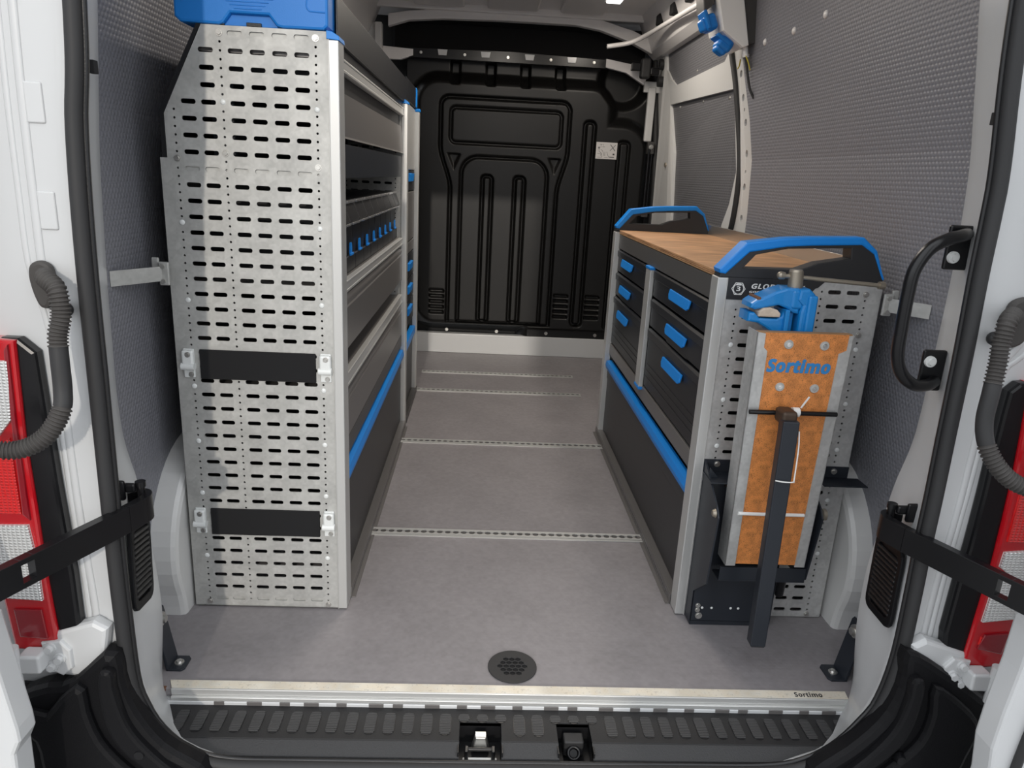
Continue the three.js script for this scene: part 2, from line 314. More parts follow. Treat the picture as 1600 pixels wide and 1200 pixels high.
{
  const rows = [], nx = 330, ny = 300;
  for (let j = 0; j <= ny; j++) { const r = [], y = 0.12 + (1.73 - 0.12) * j / ny; for (let i = 0; i <= nx; i++) { const x = -0.47 + 1.47 * i / nx; r.push([x, y, -4.45 + relief(x, y)]); } rows.push(r); }
  const bh = struct('wall_front', [sheet(rows), bx(-0.8, 1.06, -0.02, 2.0, -4.86, -4.82, 0)], M.bulkhead);
  for (const x of [-0.202, 0.113, 0.427, 0.74]) obj('screw', bolt(x, 0.148, -4.478, 0.008, 0.008), M.steel, bh);
  obj('sill_plate', [bx(-0.766, 1.012, 0, 0.124, -4.53, -4.47, 0.004)], M.paint, bh);
  obj('upper_lining', [bx(-0.56, 0.93, 1.735, 1.93, -4.66, -4.62, 0.01), bx(-0.56, 0.93, 1.735, 1.775, -4.62, -4.50, 0.006)], M.velcro, bh);
  obj('header_beam', [ext([[-0.565, 1.862], [-0.45, 1.898], [-0.27, 1.915], [0.12, 1.925], [0.47, 1.925], [0.62, 1.905], [0.80, 1.852], [0.92, 1.80], [0.94, 1.86], [0.80, 1.915], [0.62, 1.958], [0.12, 1.972], [-0.3, 1.962], [-0.45, 1.945], [-0.565, 1.925]], 0.05, { at: -4.46, bevel: 0.004 })], M.primer, bh);
  obj('header_rail', [ext([[-0.47, 1.716], [0.68, 1.716], [0.70, 1.762], [0.12, 1.776], [-0.47, 1.765]], 0.03, { at: -4.49, bevel: 0.002 })], M.blackGloss, bh);
  obj('header_bracket', [ext([[-0.60, 1.70], [-0.5, 1.70], [-0.43, 1.725], [-0.43, 1.758], [-0.60, 1.766]], 0.03, { at: -4.485, bevel: 0.002 }), ext([[0.67, 1.722], [0.79, 1.70], [0.90, 1.64], [0.92, 1.70], [0.90, 1.735], [0.67, 1.768]], 0.03, { at: -4.485, bevel: 0.002 })], M.primer, bh);
  for (const x of [-0.264, -0.020, 0.231, 0.473]) obj('header_tab', [ext([[x - 0.028, 1.765], [x - 0.022, 1.735], [x + 0.022, 1.735], [x + 0.028, 1.765]], 0.008, { at: -4.462, bevel: 0.001 }), cyl([x, 1.748, -4.455], [x, 1.748, -4.452], 0.004)], M.paint, bh);
  for (const x of [-0.386, -0.138, 0.108, 0.353, 0.602]) obj('screw', bolt(x, 1.744, -4.459, 0.006, 0.008), M.steel, bh);
}
{ // warning sticker on the bulkhead
  const c = document.createElement('canvas'); c.width = 256; c.height = 196; const x = c.getContext('2d');
  x.fillStyle = '#c9c6c4'; x.fillRect(0, 0, 256, 196); x.strokeStyle = '#555'; x.lineWidth = 4;
  const line = (...p) => { x.beginPath(); p.forEach(([a, b], i) => (i ? x.lineTo(a, b) : x.moveTo(a, b))); x.stroke(); };
  x.fillStyle = '#666'; x.beginPath(); x.arc(36, 66, 12, 0, 7); x.fill();
  line([36, 78], [40, 110], [70, 130], [60, 160]); line([58, 84], [80, 100], [96, 130], [100, 160]); line([20, 130], [70, 140], [78, 176], [20, 178]); line([44, 26], [74, 26]); line([58, 26], [58, 60]); line([84, 20], [84, 40]); line([76, 54], [104, 54]);
  line([110, 110], [112, 160]); line([104, 178], [150, 178]); line([132, 110], [160, 176]);
  x.lineWidth = 7; x.strokeStyle = '#222'; line([172, 24], [232, 96]); x.strokeStyle = '#666'; line([236, 26], [170, 96]);
  x.fillStyle = '#333'; x.fillRect(206, 128, 22, 18); x.fillRect(166, 166, 60, 10);
  const t = new THREE.CanvasTexture(c); t.colorSpace = THREE.SRGBColorSpace;
  const g = new THREE.BoxGeometry(0.125, 0.094, 0.002); g.translate(0.712, 1.268, -4.446);
  tag(obj('warning_sticker', [g], std({ map: t, roughness: 0.5 }), scene, true), 'small grey warning sticker with crossed-out pictogram on black bulkhead', 'sticker');
}
// sliding side door ----------------------------------------------------------
const dUp = [[-4.16, 1.64], [-4.26, 1.70], [-4.28, 1.83], [-4.20, 1.875], [-3.6, 1.885], [-3.2, 1.86], [-3.215, 1.63], [-3.26, 1.605], [-4.06, 1.60]];
const dLo = [[-4.18, 1.515], [-3.12, 1.485], [-3.05, 1.16], [-3.085, 1.03], [-3.15, 0.94], [-3.2, 0.55], [-4.02, 0.55], [-4.03, 0.93], [-4.09, 1.26]];
const door1 = struct('door_1', [lean(extX([[-4.43, 0.02], [-2.94, 0.02], [-2.94, 0.97], [-2.93, 1.15], [-3.0, 1.4], [-3.10, 1.65], [-3.14, 1.95], [-4.50, 1.95], [-4.46, 1.5], [-4.43, 1.2]], 1.03, 1.055, { holes: [dUp.slice().reverse().map(([z, y]) => [-z, y]), dLo.slice().reverse().map(([z, y]) => [-z, y])] }))], M.paintInside);
const grown = (p, k) => { const cz = p.reduce((a, b) => a + b[0], 0) / p.length, cy = p.reduce((a, b) => a + b[1], 0) / p.length; return p.map(([z, y]) => [cz + (z - cz) * k, cy + (y - cy) * k]); };
obj('door_panel', [lean(extX(grown(dUp, 1.03), 1.040, 1.062))], M.doorPanel, door1);
obj('door_panel', [lean(extX(grown(dLo, 1.03), 1.045, 1.068))], M.doorPanel, door1);
for (const [z, y, x] of [[-4.14, 1.63, 1.04], [-3.7, 1.625, 1.04], [-3.26, 1.66, 1.04], [-4.1, 1.85, 1.04], [-3.7, 1.86, 1.04], [-4.02, 1.49, 1.045], [-3.6, 1.48, 1.045], [-3.22, 1.46, 1.045]]) obj('screw', bolt(x - leanAt(y), y, z, 0.006, 0.004, 'x', -1), M.steel, door1);
obj('door_buffer', [cyl([1.03, 1.20, -4.17], [1.0, 1.20, -4.17], 0.012), cyl([1.03, 1.2, -4.17], [1.022, 1.2, -4.17], 0.018)], M.oldSteel, door1);
obj('door_gasket', [tube([[0.955, 1.96, -4.42], [0.965, 1.80, -4.50], [0.985, 1.55, -4.48], [1.005, 1.2, -4.43], [1.012, 0.9, -4.41], [1.012, 0.1, -4.42]], 0.018, 50, 8)], M.rubber, door1);
obj('door_gasket', [tube([[0.957, 1.8, -3.16], [0.965, 1.64, -3.11], [0.98, 1.5, -3.045], [0.995, 1.36, -3.0], [1.007, 1.21, -2.955], [1.008, 1.1, -2.935], [1.008, 0.97, -2.945], [1.008, 0.85, -2.99], [1.008, 0.6, -3.06], [1.008, 0.2, -3.08]], 0.013, 50, 8)], M.rubber, door1);
const holesB = [[-2.965, 1.435], [-2.925, 1.342], [-2.90, 1.227], [-2.885, 1.102], [-2.872, 0.984], [-3.0, 1.525], [-2.945, 1.39], [-2.893, 1.16]];
const postB = struct('trim', [lean(extX([[-3.07, 0], [-2.77, 0], [-2.77, 1.2], [-2.85, 1.5], [-2.96, 1.97], [-3.2, 1.97], [-3.10, 1.64], [-3.035, 1.5], [-2.985, 1.36], [-2.94, 1.21], [-2.925, 1.1], [-2.935, 0.97], [-2.98, 0.85], [-3.05, 0.6]], 1.014, 1.022, { holes: holesB.map(([z, y], i) => disc(-z, y, i > 5 ? 0.007 : 0.014, 12)) }))], M.paintInside);
obj('post_cavity', [lean(extX([[-3.0, 0.8], [-2.8, 0.8], [-2.8, 1.2], [-2.9, 1.5], [-2.99, 1.9], [-3.1, 1.9], [-3.0, 1.5], [-2.92, 1.2], [-2.92, 0.9]], 1.035, 1.04))], M.dark, postB);
// sliding-door top rail, roller and the front post
tag(obj('door_rail', [tube([[0.63, 1.79, -4.2], [0.75, 1.815, -4.2], [0.825, 1.845, -4.12], [0.862, 1.853, -3.85], [0.868, 1.838, -3.5], [0.868, 1.82, -3.1], [0.868, 1.82, -2.2]], 0.012, 70, 8)], M.primer), 'white curved guide rail running above the sliding side door', 'rail');
{
  const t = thing('door_roller', 'black roller bracket where the side door rail meets the bulkhead', 'bracket', [0.9, 1.68, -4.36]);
  obj('housing', [bx(0.85, 0.905, 1.66, 1.765, -4.38, -4.32, 0.012)], M.rubber, t);
  obj('arm', [bx(0.905, 0.955, 1.68, 1.72, -4.37, -4.33, 0.006)], M.blackGloss, t); obj('arm', [bx(0.80, 0.85, 1.70, 1.74, -4.38, -4.34, 0.004)], M.blackGloss, t);
  for (const y of [1.65, 1.74]) obj('wheel', [cyl([0.955, y, -4.35], [0.985, y, -4.35], 0.028)], M.rubber, t);
}
struct('trim', [bx(0.925, 0.97, 1.33, 1.63, -4.46, -4.43, 0.008), bx(0.90, 1.0, 1.60, 1.66, -4.47, -4.44, 0.006)], M.paintInside);
{
  const t = thing('door_lock', 'black door lock mechanism with bolts beside the bulkhead', 'lock', [0.97, 0.9, -4.42]);
  obj('lock_plate', [bx(0.945, 0.985, 1.26, 1.33, -4.44, -4.40, 0.004)], M.graphite, t); obj('lock_plate', [bx(0.945, 0.985, 0.90, 0.95, -4.44, -4.40, 0.004)], M.graphite, t);
  obj('latch_rod', [cyl([0.955, 0.93, -4.40], [0.955, 1.29, -4.40], 0.008), cyl([0.975, 0.93, -4.41], [0.975, 1.27, -4.41], 0.006)], M.blackGloss, t);
  for (const y of [1.30, 0.93]) obj('bolt', bolt(0.965, y, -4.40, 0.01, 0.008), M.steel, t);
}
struct('trim', [bx(0.96, 1.10, -0.02, 2.0, -4.62, -4.52, 0.004)], M.black);
// lamps on the ceiling light the load space
function ceilingLamp(x, z, w, d, power, label) {
  const t = thing('ceiling_lamp', label, 'lamp', [x, 1.965, z], 'ceiling lamps');
  obj('lamp_housing', [bx(x - w / 2 - 0.012, x + w / 2 + 0.012, 1.944, 1.967, z - d / 2 - 0.012, z + d / 2 + 0.012, 0.006)], M.white, t);
  obj('lamp_diffuser', [bx(x - w / 2, x + w / 2, 1.936, 1.946, z - d / 2, z + d / 2, 0.003)], M.lampGlow, t);
  const l = new THREE.RectAreaLight(0xfff4e6, power, w, d); l.position.set(x, 1.93, z); l.rotation.x = -PI / 2; scene.add(l);
}
ceilingLamp(0.60, -3.60, 0.07, 0.62, 46, 'white strip lamp on the ceiling near the bulkhead');
ceilingLamp(0.10, -2.75, 0.12, 1.6, 22, 'white strip lamp on the ceiling near the rear doors');
// socket box ----------------------------------------------------------------
{
  const t = thing('socket_box', 'white wall socket box with two blue flap sockets above the side door', 'socket box', [0.95, 1.6, -2.85]);
  const quad = [[0.845, 1.645], [0.925, 1.592], [0.945, 1.60], [0.895, 1.80], [0.80, 1.80]];
  obj('housing', [ext(quad, 0.012, { at: -2.852, bevel: 0.003 }), ext(quad.map(([x, y]) => [x * 0.995 + 0.004, y * 0.995 + 0.008]), 0.17, { at: -3.02, bevel: 0.004 })], M.white, t);
  obj('mounting_plate', [ext([[0.935, 1.60], [0.975, 1.612], [0.955, 1.82], [0.89, 1.82]], 0.14, { at: -2.99, bevel: 0.002 })], M.graphite, t);
  obj('meter_window', [ext([[0.775, 1.705], [0.81, 1.735], [0.80, 1.80], [0.76, 1.80]], 0.10, { at: -2.97, bevel: 0.004 })], M.graphite, t);
  const flap = (cx, cy, ang) => {
    const g = []; const a = new RoundedBoxGeometry(0.058, 0.045, 0.075, 2, 0.014); a.rotateZ(ang); a.translate(cx, cy, -2.90); g.push(a);
    const b = new RoundedBoxGeometry(0.066, 0.014, 0.084, 2, 0.005); b.rotateZ(ang); b.translate(cx + 0.018 * Math.sin(-ang) * -1, cy + 0.016 * Math.cos(ang), -2.90); g.push(b);
    const c = new RoundedBoxGeometry(0.046, 0.03, 0.058, 2, 0.012); c.rotateZ(ang); c.translate(cx + 0.020 * Math.sin(ang), cy - 0.020 * Math.cos(ang), -2.90); g.push(c);
    return g;
  };
  obj('socket', flap(0.805, 1.675, -1.15), M.blueCase, t); obj('socket', flap(0.868, 1.605, -0.55), M.blueCase, t);
  obj('cable_gland', [cyl([0.945, 1.60, -2.88], [0.95, 1.57, -2.88], 0.011), cyl([0.95, 1.575, -2.88], [0.951, 1.565, -2.88], 0.014, 0.014, 6)], M.white, t);
  obj('cable', [tube([[0.95, 1.57, -2.88], [0.955, 1.54, -2.87], [0.965, 1.49, -2.86], [0.975, 1.45, -2.85], [0.99, 1.42, -2.84]], 0.005, 20, 6)], M.rubber, t);
  obj('earth_wire', [tube([[0.948, 1.57, -2.87], [0.958, 1.545, -2.86], [0.968, 1.52, -2.86]], 0.0025, 14, 5)], M.yellow, t);
  obj('earth_wire', [tube([[0.94, 1.56, -2.90], [0.945, 1.54, -2.92], [0.95, 1.535, -2.95]], 0.0025, 14, 5)], M.yellow, t);
}
// wheel arches
const arch = [[-1.605, -0.01], [-1.60, 0.04], [-1.575, 0.13], [-1.582, 0.22], [-1.62, 0.30], [-1.70, 0.375], [-1.80, 0.41], [-2.35, 0.41], [-2.5, 0.3], [-2.55, 0.05], [-2.55, -0.01], [-2.5, -0.015], [-1.65, -0.015]];
struct('trim', extX(smooth(arch, 70), -0.79, -0.704, { bevel: 0.014 }), M.paintInside);
struct('trim', extX(smooth(arch, 70), 0.955, 1.03, { bevel: 0.014 }), M.paintInside);

// ------------------------------------------------------------------ left shelving unit
const slotsOf = (cols, dots, y0, n, inside, w = 0.031) => {
  const h = [];
  for (let k = 0; k < n; k++) for (const c of cols) if (inside(c - w / 2 - 0.004, y0 + 0.034 * k) && inside(c + w / 2 + 0.004, y0 + 0.034 * k)) h.push(slotHole(c, y0 + 0.034 * k, w, 0.0098));
  for (let k = 0; k < n * 2 - 1; k++) for (const c of dots) if (inside(c - 0.004, y0 + 0.017 * k) && inside(c + 0.004, y0 + 0.017 * k)) h.push(disc(c, y0 + 0.017 * k, 0.0027, 8));
  return h;
};
const leftEdge = (y) => (y < 1.10 ? -0.694 : y < 1.19 ? -0.680 : -0.680 + (y - 1.19) * 0.5);
const lPanelOutline = [[-0.334, 0.004], [-0.334, 1.366], [-0.592, 1.366], [-0.68, 1.19], [-0.68, 1.10], [-0.694, 1.10], [-0.694, 0.004]];
const lHoles = slotsOf([-0.628, -0.586, -0.525, -0.480, -0.434, -0.389], [-0.659, -0.556, -0.360], 0.026, 40, (x, y) => x > leftEdge(y) + 0.006 && x < -0.338 && y < 1.362);
const BZ = -3.05;   // far side of the first unit
function rackSide(parent, z) {
  const p = obj('side_panel', [ext(lPanelOutline, 0.003, { holes: lHoles, at: z - 0.003 })], M.zinc, parent);
  return p;
}
const rack = thing('shelving_unit', 'tall galvanised shelving unit with perforated side panel and grey trays', 'shelving unit', [-0.51, 0, -2.35]);
{
  const side = rackSide(rack, -1.645); rackSide(rack, BZ);
  obj('side_flange', [bx(-0.6955, -0.6935, 0.004, 1.10, -1.672, -1.645, 0.0005), bx(-0.694, -0.334, 0.004, 0.006, -1.672, -1.645, 0.0005)], M.zinc, side);
  obj('edge_strip', [ext([[-0.592, 1.37], [-0.600, 1.37], [-0.690, 1.195], [-0.690, 1.10], [-0.681, 1.10], [-0.681, 1.19]], 0.035, { at: -1.68 })], M.black, side);
  for (const y of [1.352, 1.078, 0.026]) obj('cross_flange', [bx(y > 1.2 ? -0.585 : -0.66, -0.345, y - 0.012, y + 0.012, -1.652, -1.6495, 0.0005)], M.zinc, side);
  for (const x of [-0.659, -0.360]) for (const y of [0.965, 0.793, 0.59, 0.453, 0.318, 0.147]) obj('rivet', [rivet(x, y, -1.645, 0.0062)], M.clearPlastic, side);
  for (const [x, y] of [[-0.659, 1.10], [-0.556, 1.115], [-0.360, 1.095], [-0.556, 1.352], [-0.360, 1.352], [-0.659, 0.017], [-0.360, 0.013]]) obj('screw', bolt(x, y, -1.645, 0.0055, 0.004), M.steel, side);
  for (const [x, y] of [[-0.556, 1.218], [-0.360, 1.213]]) obj('rivet', [rivet(x, y, -1.645, 0.006)], M.clearPlastic, side);
  // plates with hook-and-loop face and their translucent end clamps
  for (const y of [0.6445, 0.243]) {
    obj('velcro_pad', [bx(-0.641, -0.376, y - 0.035, y + 0.035, -1.6455, -1.640, 0.0015)], M.velcro, rack);
    for (const x of [-0.666, -0.353]) {
      const c = obj('strap_clamp', [bx(x - 0.013, x + 0.013, y - 0.033, y + 0.036, -1.646, -1.640, 0.005), bx(x - 0.014, x + 0.014, y - 0.008, y + 0.034, -1.643, -1.630, 0.007), cyl([x - 0.015, y - 0.005, -1.636], [x + 0.015, y - 0.005, -1.636], 0.009)], M.clearPlastic, rack);
      obj('screw', bolt(x + 0.002, y + 0.024, -1.631, 0.005, 0.003), M.steel, c); obj('screw', bolt(x + 0.004, y - 0.025, -1.641, 0.005, 0.003), M.steel, c);
    }
  }
  for (const z of [-1.644, BZ + 0.004]) {
    const w = z > -2 ? 0.058 : 0.05;
    const post = obj('corner_post', [bx(-0.335, -0.312, 0.002, 1.352, z - w, z, 0.003), bx(-0.3345, -0.333, 0.002, 1.352, z - w, z + 0.0015, 0.0005)], M.alu, rack);
    obj('post_cap', [ext([[-0.337, 1.352], [-0.310, 1.350], [-0.311, 1.358], [-0.325, 1.366], [-0.337, 1.368]], w + 0.003, { at: z - w, bevel: 0.001 })], M.blue, post);
  }
  obj('back_panel', [bx(-0.693, -0.690, 0.01, 1.10, BZ, -1.66, 0.0005), ext([[-0.693, 1.1], [-0.69, 1.1], [-0.688, 1.19], [-0.60, 1.366], [-0.604, 1.366], [-0.693, 1.19]], 1.38, { at: BZ })], M.anthracite, rack);
  // perforated base rail
  const holes = []; for (let z = -1.72; z > BZ + 0.03; z -= 0.0155) holes.push(slotHole(-z, 0.014, 0.0075, 0.012));
  obj('base_rail', [extX([[BZ, 0], [-1.70, 0], [-1.70, 0.028], [BZ, 0.028]], -0.312, -0.3095, { holes }), bx(-0.335, -0.3095, 0.028, 0.0305, BZ, -1.70, 0.0008), bx(-0.335, -0.30, 0.0, 0.0025, BZ, -1.70, 0.0008)], M.tray, rack);
  obj('rail_core', [bx(-0.334, -0.318, 0.003, 0.027, BZ, -1.70, 0)], M.dark, rack);
  // lower flap
  const flap = obj('lower_flap', [bx(-0.345, -0.333, 0.032, 0.272, BZ + 0.002, -1.702), bx(-0.345, -0.330, 0.272, 0.318, BZ + 0.002, -1.702)], M.anthracite, rack);
  obj('flap_handle', [ext([[-0.345, 0.316], [-0.322, 0.318], [-0.318, 0.335], [-0.322, 0.354], [-0.345, 0.357]], 1.335, { at: BZ + 0.008, bevel: 0.001 })], M.blue, flap);
  obj('flap_shadow_gap', [bx(-0.36, -0.345, 0.265, 0.36, BZ + 0.002, -1.702, 0)], M.black, flap);
  obj('cross_rail', [bx(-0.345, -0.330, 0.372, 0.421, BZ + 0.002, -1.702)], M.graphite, rack);
  // trays with rolled top rim
  for (const [y0, y1] of [[0.424, 0.549], [0.658, 0.791]]) {
    const t = obj('tray', [ext([[-0.338, y0], [-0.330, y0], [-0.331, y1 - 0.03], [-0.338, y1 - 0.022]], 1.345, { at: BZ + 0.003 }), bx(-0.68, -0.336, y0, y0 + 0.003, BZ + 0.003, -1.702, 0), bx(-0.682, -0.679, y0, y1 - 0.05, BZ + 0.003, -1.702, 0)], M.tray, rack);
    const g = new THREE.CylinderGeometry(0.0165, 0.0165, 1.345, 18, 1, false); g.rotateX(PI / 2); g.scale(0.9, 1, 1); g.translate(-0.346, y1 - 0.0165, (BZ - 1.699) / 2 + 0.001);
    obj('tray_rim', [g, bx(-0.375, -0.345, y1 - 0.004, y1 - 0.001, BZ + 0.003, -1.702, 0)], M.tray, t);
  }
  // aluminium shelf edges and shelves
  for (const [y0, y1] of [[0.560, 0.596], [0.802, 0.830], [1.305, 1.334]]) {
    obj('shelf_edge', [bx(-0.345, -0.329, y0, y1, BZ + 0.003, -1.702, 0.002), bx(-0.337, -0.3275, y0 - 0.0004, y0 + 0.007, BZ + 0.0035, -1.7025, 0.002), bx(-0.3442, -0.3275, y1 - 0.006, y1 + 0.0006, BZ + 0.0035, -1.7025, 0.002)], M.alu, rack);
    obj('shelf', [bx(y0 > 1.2 ? -0.605 : -0.688, -0.345, y0 + 0.012, y1 - 0.004, BZ + 0.003, -1.66, 0)], M.tray, rack);
  }
  const ribs = []; for (let z = -1.712; z > BZ + 0.01; z -= 0.018) ribs.push(bx(-0.688, -0.346, 0.824, 0.8285, z - 0.012, z, 0.001));
  const mat = obj('rubber_mat', ribs, M.tray, rack); mat.userData.kind = 'stuff';
  obj('shelf_inset', [bx(-0.60, -0.38, 0.597, 0.650, BZ + 0.01, -1.71, 0.003)], M.black, rack);
  // tilting flap under the top shelf and the dark drawer front below it
  obj('flap', [ext([[-0.340, 1.166], [-0.327, 1.163], [-0.329, 1.168], [-0.336, 1.264], [-0.344, 1.268]], 1.345, { at: BZ + 0.003 })], M.tray, rack);
  obj('dark_front', [bx(-0.352, -0.334, 1.073, 1.152, BZ + 0.028, -1.702, 0.002), bx(-0.60, -0.352, 1.075, 1.079, BZ + 0.003, -1.702, 0), bx(-0.60, -0.55, 1.06, 1.30, BZ + 0.003, -1.702, 0)], M.darkSteel, rack);
  obj('support_bar', [bx(-0.60, -0.34, 1.268, 1.305, -1.72, -1.70, 0), bx(-0.36, -0.345, 1.267, 1.305, BZ + 0.003, -1.702, 0)], M.anthracite, rack);
  obj('top_tray', [bx(-0.329, -0.325, 1.362, 1.446, BZ - 0.046, -1.703, 0.001), bx(-0.60, -0.325, 1.358, 1.362, BZ - 0.046, -1.66, 0.0005), bx(-0.60, -0.597, 1.362, 1.43, BZ - 0.046, -1.66, 0.0005), bx(-0.340, -0.325, 1.444, 1.448, BZ - 0.046, -1.703, 0.001), bx(-0.345, -0.333, 1.335, 1.36, BZ + 0.003, -1.70, 0.001)], M.navy, rack);
}
// storage boxes with smoked lids in a row on the shelf
{
  let first;
  const words = ['first', 'second', 'third', 'fourth', 'fifth', 'sixth', 'seventh', 'eighth'];
  for (let i = 0; i < 8; i++) {
    const z = -1.985 - 0.1410 * i, label = `black storage box with blue tag, ${words[i]} tagged box from the near end of the shelf`;
    if (!i) {
      first = thing('storage_box', label, 'storage box', [-0.5, 0.8285, z], 'storage boxes on the middle shelf');
      const b = obj('body', [bx(-0.66, -0.360, 0.829, 0.965, z - 0.0690, z + 0.0690, 0.004), bx(-0.362, -0.352, 0.829, 0.872, z - 0.0698, z + 0.0698, 0.003)], M.navy, first);
      obj('tag_holder', [bx(-0.353, -0.348, 0.872, 0.878, z - 0.022, z + 0.022, 0.001)], M.blue, b);
      obj('tag', [ext([[z - 0.012, 0.874], [z + 0.012, 0.874], [z + 0.012, 0.890], [z + 0.007, 0.905], [z - 0.007, 0.905], [z - 0.012, 0.890]].map(([a, y]) => [-a, y]), 0.004).rotateY(PI / 2).translate(-0.355, 0, 0)], M.blue, b);
      const l = obj('lid', [ext([[-0.665, 1.012], [-0.665, 0.966], [-0.345, 0.960], [-0.340, 0.965], [-0.357, 1.010], [-0.37, 1.016]], 0.139, { at: z - 0.0695, bevel: 0.004 })], M.lid, first);
      obj('lid_lip', [bx(-0.345, -0.335, 0.956, 0.962, z - 0.055, z + 0.055, 0.002), bx(-0.36, -0.349, 1.008, 1.0165, z - 0.06, z + 0.06, 0.003)], M.clearPlastic.clone(), l).material.color.setRGB(0.2, 0.2, 0.2);
    } else dup(first, [-0.5, 0.8285, z], label);
  }
  // one more box is half hidden by the corner post
  dup(first, [-0.5, 0.8285, -1.844], 'black storage box with smoked lid, nearest of the row, half behind the corner post');
}
// second, narrow drawer unit by the bulkhead
{
  const z0 = -3.10, z1 = -3.60, u = thing('drawer_unit', 'narrow drawer unit with dark fronts and blue handles beside the bulkhead', 'drawer unit', [-0.51, 0, -3.33]);
  rackSide(u, z1 + 0.003);
  const post = obj('corner_post', [bx(-0.335, -0.312, 0.002, 1.36, z1 - 0.012, z1 + 0.035, 0.003)], M.alu, u);
  obj('post_cap', [bx(-0.337, -0.309, 1.36, 1.374, z1 - 0.014, z1 + 0.036, 0.004)], M.blue, post);
  obj('back_panel', [bx(-0.693, -0.690, 0.01, 1.19, z1, z0, 0.0005)], M.anthracite, u);
  obj('top_tray', [bx(-0.329, -0.325, 1.38, 1.455, z1 + 0.08, -3.098, 0.001), bx(-0.60, -0.325, 1.375, 1.38, z1 + 0.02, -3.098, 0.0005), bx(-0.34, -0.325, 1.453, 1.457, z1 + 0.08, -3.098, 0.001)], M.navy, u);
  obj('tray_end_cap', [bx(-0.332, -0.322, 1.376, 1.46, z1 + 0.03, z1 + 0.08, 0.004)], M.blue, u);
  const hs = []; for (let y = 1.12; y < 1.35; y += 0.017) hs.push(disc(3.125, y, 0.003, 8));
  obj('perforated_strip', [extX([[-3.22, 1.10], [-3.102, 1.10], [-3.102, 1.36], [-3.22, 1.36]], -0.337, -0.334, { holes: hs }), bx(-0.345, -0.330, 1.10, 1.37, -3.56, -3.24, 0.006)], M.alu, u);
  obj('carcass', [bx(-0.68, -0.35, 0.03, 1.18, z1 + 0.01, z0 - 0.01, 0), bx(-0.59, -0.35, 1.18, 1.36, z1 + 0.01, z0 - 0.01, 0)], M.dark, u);
  const front = (y0, y1, m, hy, name = 'drawer') => {
    const d = obj(name, [bx(-0.35, -0.330, y0 + 0.003, y1 - 0.003, z1 + 0.038, z0 - 0.004, 0.003)], m, u);
    if (hy) obj('handle', [ext([[-0.335, hy - 0.018], [-0.322, hy - 0.012], [-0.318, hy + 0.02], [-0.335, hy + 0.022]], 0.15, { at: -3.43, bevel: 0.002 })], M.blue, d);
    return d;
  };
  front(1.01, 1.10, M.navy, 1.066, 'latch_front'); front(0.79, 1.01, M.tray, 0); front(0.735, 0.79, M.tray, 0); front(0.62, 0.735, M.navy, 0.675); front(0.515, 0.62, M.navy, 0.57); front(0.40, 0.515, M.navy, 0.47);
  const lf = obj('lower_flap', [bx(-0.345, -0.333, 0.032, 0.318, z1 + 0.038, z0 - 0.004)], M.anthracite, u);
  obj('flap_handle', [bx(-0.345, -0.318, 0.318, 0.357, z1 + 0.04, z0 - 0.006, 0.004)], M.blue, lf);
  obj('base_rail', [bx(-0.335, -0.3095, 0, 0.0305, z1, z0, 0.001)], M.graphite, u);
}
// blue tool case lying on top
{
  const t = thing('tool_case', 'bright blue plastic tool case lying on top of the shelving unit', 'tool case', [-0.487, 1.366, -1.85]);
  const zf = -1.640, o = [[-0.641, 1.60], [-0.643, 1.378], [-0.632, 1.368], [-0.555, 1.3665], [-0.545, 1.370], [-0.530, 1.389], [-0.453, 1.389], [-0.437, 1.369], [-0.425, 1.3665], [-0.342, 1.3675], [-0.333, 1.375], [-0.331, 1.60]];
  obj('shell', [ext(o, 0.10, { at: zf - 0.10, bevel: 0.005 })], M.blueCase, t);
  obj('handle_recess', [bx(-0.55, -0.432, 1.3665, 1.392, zf - 0.05, zf - 0.012, 0.002)], M.blueCase, t);
  for (const [k, w] of [[0, 0.052], [1, 0.043], [2, 0.036], [3, 0.028]]) obj('grip_rib', [bx(-0.494 - w, -0.494 + w, 1.4165 - k * 0.0065, 1.4185 - k * 0.0065, zf - 0.002, zf + 0.0012, 0.0008)], M.blueCase, t);
  obj('latch_outline', [tube([[-0.372, 1.46, zf], [-0.373, 1.43, zf], [-0.3755, 1.412, zf], [-0.371, 1.402, zf], [-0.36, 1.4005, zf], [-0.338, 1.4, zf]], 0.0016, 30, 6)], M.blueCase, t);
  obj('latch_outline', [tube([[-0.624, 1.46, zf], [-0.62, 1.425, zf], [-0.624, 1.405, zf]], 0.0016, 16, 6)], M.blueCase, t);
  obj('handle', [bx(-0.54, -0.44, 1.427, 1.46, zf - 0.004, zf + 0.006, 0.006)], M.blueCase, t);
  for (const x of [-0.575, -0.50, -0.41]) obj('foot', [bx(x, x + 0.03, 1.3662, 1.374, zf - 0.03, zf - 0.006, 0.001)], M.black, t);
}
// galvanised straps that tie the units to the walls
function wallStrap(pts, label, side) {
  const t = thing('wall_strap', label, 'bracket', pts[0]);
  const [a, b] = pts, d = side;
  obj('strap', [extY([[a[0], a[2]], [b[0], b[2]], [b[0], b[2] - 0.003], [a[0], a[2] - 0.003]], a[1] - 0.016, a[1] + 0.016)], M.zinc, t);
  obj('clamp_plate', [bx(b[0] - 0.010, b[0] + 0.012, a[1] - 0.026, a[1] + 0.026, b[2] - 0.004, b[2] + 0.004, 0.003), bx(b[0] - 0.02 * d - 0.008, b[0] - 0.02 * d + 0.008, a[1] - 0.006, a[1] + 0.034, b[2] - 0.012, b[2] - 0.004, 0.003)], M.zinc, t);
  for (const e of [-0.016, 0.016]) obj('bolt', [cyl([b[0], a[1] + e, b[2]], [b[0], a[1] + e, b[2] + 0.008], 0.005, 0.005, 6)], M.steel, t);
}
